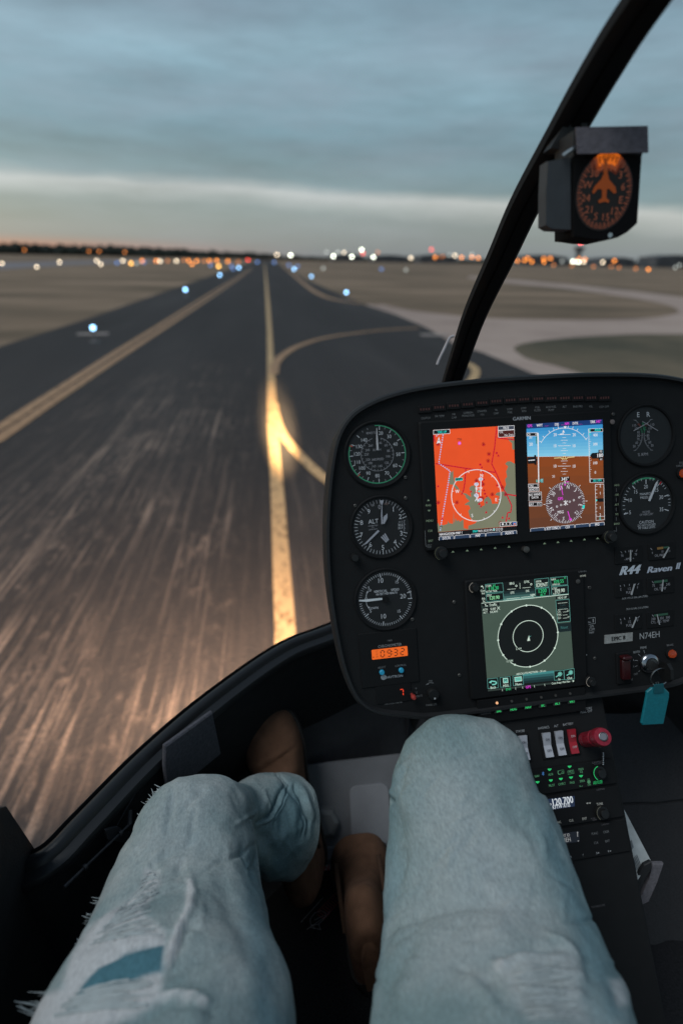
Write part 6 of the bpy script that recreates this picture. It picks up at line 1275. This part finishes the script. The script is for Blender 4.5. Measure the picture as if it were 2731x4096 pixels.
wear_R = [([zJ(*p) for p in [(850, 800), (960, 770), (1150, 790), (1170, 860), (1200, 1060), (980, 1060), (900, 960), (870, 870)]], 25, .40), ([zJ(*p) for p in [(845, 815), (885, 812), (888, 850), (850, 858)]], 6, .7), ([zJ(*p) for p in [(1275, 890), (1310, 885), (1345, 990), (1300, 1000)]], 8, .6), ([zJ(*p) for p in [(560, 60), (760, 30), (860, 300), (980, 500), (1000, 700), (760, 900), (520, 900), (540, 500)]], 80, .33)]
dark_R = [([zJ(*p) for p in [(870, 790), (960, 770), (1080, 785), (960, 795)]], 4, .5), ([zJ(*p) for p in [(1000, 160), (1060, 260), (1200, 620), (1340, 1060), (1260, 1060), (1160, 760), (1040, 420)]], 34, .62), ([zJ(*p) for p in [(1160, 760), (1250, 830), (1260, 1060), (1190, 1060)]], 20, .35), ([zJ(*p) for p in [(420, 150), (470, 60), (450, 300), (470, 560), (420, 760), (350, 1060), (330, 900), (400, 600)]], 18, .55)]  # shade of the thigh sides and fold, painted into the denim colour
def denim(stations, bumps, wear_, teal_, dark_, nl=300, nr=150):
    V_, F_, n, r = leg(stations, nl, nr); N_ = len(V_)
    for it in range(40):
        W0 = V_[:]
        for i in range(1, n - 1):
            for j in range(r): V_[i * r + j] = W0[i * r + j] * .5 + (W0[(i - 1) * r + j] + W0[(i + 1) * r + j]) * .25
    nrm = []
    for i in range(n):
        for j in range(r):
            a = V_[i * r + (j + 1) % r] - V_[i * r + (j - 1) % r]; b_ = V_[min(i + 1, n - 1) * r + j] - V_[max(i - 1, 0) * r + j]; c_ = a.cross(b_); c_.normalize(); nrm.append(c_)
    ctr = [sum((V_[i * r + j] for j in range(0, r, 10)), Vector()) / len(range(0, r, 10)) for i in range(n)]
    out = []; at_ = {'wear': [0.] * N_, 'teal': [0.] * N_, 'dark': [0.] * N_}
    bbs = [(min(p[0] for p in l) - 3 * w_, max(p[0] for p in l) + 3 * w_, min(p[1] for p in l) - 3 * w_, max(p[1] for p in l) + 3 * w_) for l, w_, h_ in bumps]
    pbs = {k: [(min(p[0] for p in l) - 2 * w_, max(p[0] for p in l) + 2 * w_, min(p[1] for p in l) - 2 * w_, max(p[1] for p in l) + 2 * w_) for l, w_, h_ in L_] for k, L_ in (('wear', wear_), ('teal', teal_), ('dark', dark_))}
    for i in range(N_):
        p = V_[i]; c_ = nrm[i]
        if c_.dot(p - ctr[i // r]) < 0: c_ = -c_
        fo = noise.noise(Vector((p.x * 14 + p.y * 5, p.y * 7 - p.x * 4, p.z * 14 + 3))); d = .0040 * noise.noise(p * 9) + .0062 * (.35 - abs(fo)) + .0022 * (.3 - abs(noise.noise(Vector((p.x * 38 + 5, p.y * 20, p.z * 38))))) + .0022 * noise.noise(Vector((p.x * 22, p.y * 12, p.z * 22))) + .0007 * noise.noise(p * 70)
        if c_.dot(EYE - p) > -.1:
            px = proj(p)
            jx = (px[0] + 3 * noise.noise(p * 60), px[1] + 3 * noise.noise(p * 60 + Vector((9, 9, 9))))
            for (l, w_, h_), bb in zip(bumps, bbs):
                if bb[0] < px[0] < bb[1] and bb[2] < px[1] < bb[3]:
                    dd = 1e9; ww = 1
                    for k in range(len(l) - 1):
                        q_, s_ = segd(jx, l[k], l[k + 1])
                        if q_ < dd: dd = q_; ww = (k + s_) / (len(l) - 1)
                    d += h_ * .001 * math.exp(-(dd / w_) ** 2) * (.35 + .65 * math.sin(math.pi * (.08 + .84 * ww)))
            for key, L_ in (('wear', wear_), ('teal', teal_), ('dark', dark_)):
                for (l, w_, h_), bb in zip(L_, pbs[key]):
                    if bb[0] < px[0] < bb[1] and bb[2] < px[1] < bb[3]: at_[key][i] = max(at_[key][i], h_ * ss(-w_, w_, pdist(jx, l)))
        out.append(p + c_ * d)
    return out, F_, at_
def mk_leg(parts, name):
    V_ = []; F_ = []; AT = {'wear': [], 'teal': [], 'dark': []}
    for v_, f_, a_ in parts:
        k = len(V_); V_ += v_; F_ += [tuple(x + k for x in f) for f in f_]
        for q_ in AT: AT[q_] += a_[q_]
    o = obj(name, V_, F_, dn, per, None, True); o.matrix_parent_inverse = ipv
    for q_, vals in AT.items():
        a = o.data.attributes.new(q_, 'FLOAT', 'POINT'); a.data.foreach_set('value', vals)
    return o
def st(vx, vy, d, hw, th): p, a = pxs(vx, vy, d, hw); return (p, a, th)
hipL = (EYE + Vector((-.06, -.10, -.53)), .105, .085); hipR = (EYE + Vector((.14, -.10, -.53)), .105, .085)
def thigh(lst):       # (vx,vy) is the middle of the visible silhouette: push the axis down by the thickness
    out = []
    for vx, vy, d, hw, th in lst:
        p, a = pxs(vx, vy, d, hw); out.append((p, a, th))
    return out
left = [hipL] + [(EYE + Vector((-.09, .10, -.55)), .102, .085)] + thigh([(372, 2400, .47, 300, .082), (398, 2230, .545, 232, .078), (420, 2080, .62, 186, .072), (440, 1965, .675, 146, .066), (456, 1896, .715, 124, .060)]) + \
       [(at(500, 1902, .755), .057, .058), (at(545, 1908, .80), .053, .056), (at(595, 1899, .845), .066, .066), (at(636, 1893, .88), .073, .071), (at(650, 1892, .89), .074, .072)]
right = [hipR] + [(EYE + Vector((.15, .10, -.55)), .102, .085)] + thigh([(1150, 2400, .46, 300, .082), (1128, 2220, .52, 255, .078), (1108, 2070, .562, 222, .074), (1088, 1930, .60, 197, .070), (1068, 1835, .622, 176, .066), (1068, 1770, .638, 155, .062), (1072, 1720, .65, 136, .056), (1074, 1682, .66, 106, .046), (1075, 1655, .667, 64, .03), (1075, 1642, .67, 10, .006)])
rshin = [(at(1066, 1790, .66), .046, .04), (at(1035, 1840, .74), .054, .054), (at(1005, 1905, .82), .060, .060), (at(975, 2020, .88), .060, .060), (at(950, 2120, .92), .056, .056), (at(942, 2175, .935), .056, .056)]
def creases(seed, x0, x1, y0, y1, n, sl):
    rnd = random.Random(seed); o_ = []
    for i in range(n):
        x = rnd.uniform(x0, x1); y = rnd.uniform(y0, y1); L_ = rnd.uniform(35, 110); a_ = sl + rnd.uniform(-.5, .5); k_ = rnd.uniform(-.25, .25)
        o_.append(([(x + L_ * t_ * math.cos(a_) + k_ * L_ * math.sin(t_ * 3), y + L_ * t_ * math.sin(a_)) for t_ in (-.5, -.2, .1, .4)], rnd.uniform(3.5, 8), rnd.choice((-1, -1, 1)) * rnd.uniform(1.2, 2.8)))
    return o_
bump_L += creases(5, 250, 590, 1830, 2340, 24, -.9); bump_L += creases(8, 545, 700, 1830, 1990, 10, 1.3)
bump_R += creases(11, 900, 1180, 1700, 2150, 20, -.75); bump_R += creases(12, 880, 1400, 2100, 2340, 14, .2); bump_R += creases(13, 1180, 1330, 1800, 2200, 12, 1.1)
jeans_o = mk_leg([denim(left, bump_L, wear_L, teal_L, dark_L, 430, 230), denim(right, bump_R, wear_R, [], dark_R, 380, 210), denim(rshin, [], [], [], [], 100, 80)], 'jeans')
# skin-coloured legs inside the cloth (one continuous body)
b = MB(); M_skin = mat('skin', (.45, .27, .19), .55)
b.tube([s_[0] - Vector((0, 0, .004)) for s_ in left[:8]] , [min(s_[1], s_[2]) * .8 for s_ in left[:8]], M_skin, 20); b.tube([s_[0] - Vector((0, 0, .004)) for s_ in right[:9]], [min(s_[1], s_[2]) * .8 for s_ in right[:9]], M_skin, 20); b.tube([s_[0] for s_ in rshin], [s_[2] * .7 for s_ in rshin], M_skin, 16)
b.tube([hipL[0], hipL[0].lerp(hipR[0], .5), hipR[0]], [.08, .085, .08], M_skin, 20); o = b.build('body', per, True); o.matrix_parent_inverse = ipv
# loose threads along the rips
b = MB(); M_th = mat('frayed cotton thread', (.42, .46, .46), .95)
random.seed(3)
def frays(line, n, d, L0, dirx, diry, r0=.0009):
    for i in range(n):
        k = random.random() * (len(line) - 1); a = line[int(k)]; c_ = line[min(int(k) + 1, len(line) - 1)]; f = k % 1
        x = a[0] + (c_[0] - a[0]) * f; y = a[1] + (c_[1] - a[1]) * f; L_ = L0 * random.uniform(.15, 1.25); ax = dirx + random.uniform(-.7, .7); ay = diry + random.uniform(-.9, .9); r = r0 * random.uniform(.35, 1)
        dd = d(y) if callable(d) else d
        b.tube([at(x + 8, y + 3, dd + .004), at(x + ax * L_ * .5 + random.uniform(-2, 2), y + ay * L_ * .5, dd), at(x + ax * L_, y + ay * L_ + random.uniform(-3, 3), dd + .002)], [r, r * .8, r * .3], M_th, 5)
JB = BVHTree.FromPolygons([v_.co for v_ in jeans_o.data.vertices], [tuple(p.vertices) for p in jeans_o.data.polygons])
def onj(x, y, off=.0012):
    r_ = ray(*S(x, y)); h = JB.ray_cast(EYE, r_)[0]; return None if h is None else h - r_.normalized() * off
def across(a0, a1, b0, b1, n, sag, r=.0005):
    for i in range(n):
        f = random.random(); g = min(1, max(0, f + random.uniform(-.08, .08))); A_ = (a0[0] + (a1[0] - a0[0]) * f, a0[1] + (a1[1] - a0[1]) * f); B_ = (b0[0] + (b1[0] - b0[0]) * g, b0[1] + (b1[1] - b0[1]) * g); P_ = []
        t0, t1 = random.uniform(0, .3), random.uniform(.6, 1)
        for k in range(8):
            q_ = t0 + (t1 - t0) * k / 7; h = onj(A_[0] + (B_[0] - A_[0]) * q_ + random.uniform(-1, 1), A_[1] + (B_[1] - A_[1]) * q_ - sag * math.sin(q_ * math.pi) + random.uniform(-1.5, 1.5), random.uniform(.0006, .0022))
            if h is not None: P_.append(h)
        if len(P_) > 3: b.tube(P_, r * random.uniform(.7, 1.3), M_th, 5)
across(zI(560, 790), zI(400, 960), zI(760, 600), zI(790, 900), 46, 8); across(zI(340, 1180), zI(230, 1300), zI(780, 1090), zI(700, 1250), 50, 10)
across(zI(690, 600), zI(620, 760), zI(770, 590), zI(770, 700), 18, 3); across(zJ(900, 830), zJ(960, 1040), zJ(1140, 800), zJ(1180, 1040), 60, 4, .00045)
frays([(378, 1812), (362, 1826), (345, 1850), (338, 1880), (330, 1905)], 60, .70, 14, -.8, -.3, .0011)
frays([(232, 2060), (212, 2100), (196, 2140), (180, 2170)], 30, .60, 12, -.8, .1, .0010)
frays([(150, 2262), (120, 2290), (90, 2318), (70, 2340)], 40, .50, 34, -1, .15, .0014)
o = b.build('loose_threads', per); o.matrix_parent_inverse = ipv; o['kind'] = 'stuff'
# boots
M_sue = mat('brown suede', (.19, .098, .060), .95, var=.22, scale=45, bump=.5, bscale=700, sheen=.02, spec=.1); M_sole = mat('dark rubber sole', (.022, .018, .016), .7); M_gus = mat('dark brown gusset', (.07, .035, .02), .9)
def boot(heel, toe, upv, label=None, cr_=1.2):
    a = (toe - heel); Ln = a.length; a.normalize(); up = (upv - a * upv.dot(a)).normalized(); x = a.cross(up).normalized()
    m_ = Matrix((x, a, up)).transposed().to_4x4(); m_.translation = heel
    prof = [(0, .018, .10), (.02, .028, .118), (.08, .034, .128), (.18, .0365, .13), (.28, .037, .125), (.36, .037, .108), (.45, .037, .088), (.55, .040, .073), (.65, .046, .063), (.74, .051, .056), (.82, .0515, .050), (.89, .0495, .044), (.94, .045, .038), (.975, .036, .030), (.995, .021, .020), (1.0, .005, .012)]
    pr = smooth_line(prof, 7); v_ = []; nr = 44; rings = []
    for s_, w_, h_ in pr:
        row = []
        for j in range(nr):
            th = math.pi * j / (nr - 1); ex = .75
            cx_ = math.copysign(abs(math.cos(th)) ** ex, math.cos(th)); sy_ = math.sin(th) ** .85
            p = Vector((w_ * cx_, s_ * Ln, .006 + h_ * sy_))
            amt = sy_ * (.0020 * math.exp(-((s_ - .755 - .03 * cx_) / .016) ** 2) - .0026 * math.exp(-((s_ - .725 - .05 * cx_) / .016) ** 2) + .0022 * math.exp(-((s_ - .66 + .02 * cx_) / .018) ** 2) - .0026 * math.exp(-((s_ - .63 + .05 * cx_) / .016) ** 2) + .002 * math.exp(-((s_ - .50 + .03 * cx_) / .02) ** 2) - .002 * math.exp(-((s_ - .47 + .05 * cx_) / .016) ** 2))
            p.z += amt * cr_ + .0012 * noise.noise(p * 40)
            row.append(p)
        rings.append(row)
    e = MB(); e.rings(rings, M_sue, closed=False); e.rings([rings[0], [p + Vector((0, -.004, -.01)) for p in rings[0]]], M_sue, (False, True), closed=False); bo = e.build('boot', per, True, None); bo.matrix_parent_inverse = ipv; bo.matrix_basis = m_
    if label: bo['label'] = label
    ot = [(w_ + .0045, s_ * Ln) for s_, w_, h_ in pr]; ot = ot + [(-x_, y_) for x_, y_ in ot[::-1]]
    ot[len(ot) // 2 - 1] = (.004, Ln + .004); ot[len(ot) // 2] = (-.004, Ln + .004)
    e = MB(); e.rings([[(x_, y_, -.008) for x_, y_ in ot], [(x_, y_, .007) for x_, y_ in ot]], M_sole, (True, True)); e.prism([(w_ * .96, s_ * Ln) for s_, w_, h_ in pr if s_ < .28] + [(-w_ * .96, s_ * Ln) for s_, w_, h_ in pr[::-1] if s_ < .28], -.026, -.008, M_sole); e.build('sole', bo)
    for s2 in (1, -1):
        e = MB(); e.tube([Vector((s2 * .036, .20 * Ln + .02 * k2, .06 + .012 * k2)) for k2 in range(5)], .004, M_gus, 8); e.build('gusset', bo)
    return bo
Lh, Lt = at(712, 2000, 1.0), at(606, 1632, 1.035)
boot(Lh, Lt, (at(560, 1860, .74) - at(665, 1850, .97)).normalized() + Vector((0, -.2, .2)))
Rh = on_z(868, 2262, FZ + .035); Rt = on_z(822, 1938, FZ + .03)
boot(Rh, Rt, Vector((-.18, -.1, 1)), None, .2)
# ------------------------------------------------------------------ landing lights under the nose
def spot(name, loc, target, energy, size, blend, col, rad):
    l = bpy.data.lights.new(name, 'SPOT'); l.energy = energy; l.spot_size = R(size); l.spot_blend = blend; l.color = col; l.shadow_soft_size = rad
    o = bpy.data.objects.new(name, l); COL.objects.link(o); o.location = loc; o.rotation_euler = (Vector(target) - Vector(loc)).to_track_quat('-Z', 'Y').to_euler(); return o
spot('landing_light', (CX - .1, 1.25, .62), (.10, 6.9, 0), 62000, 5.2, 1.0, (1, .70, .38), .06)
spot('landing_light', (CX - .2, 1.3, .85), (-1.0, 4.8, 0), 560, 130, 1.0, (1, .66, .44), .08)
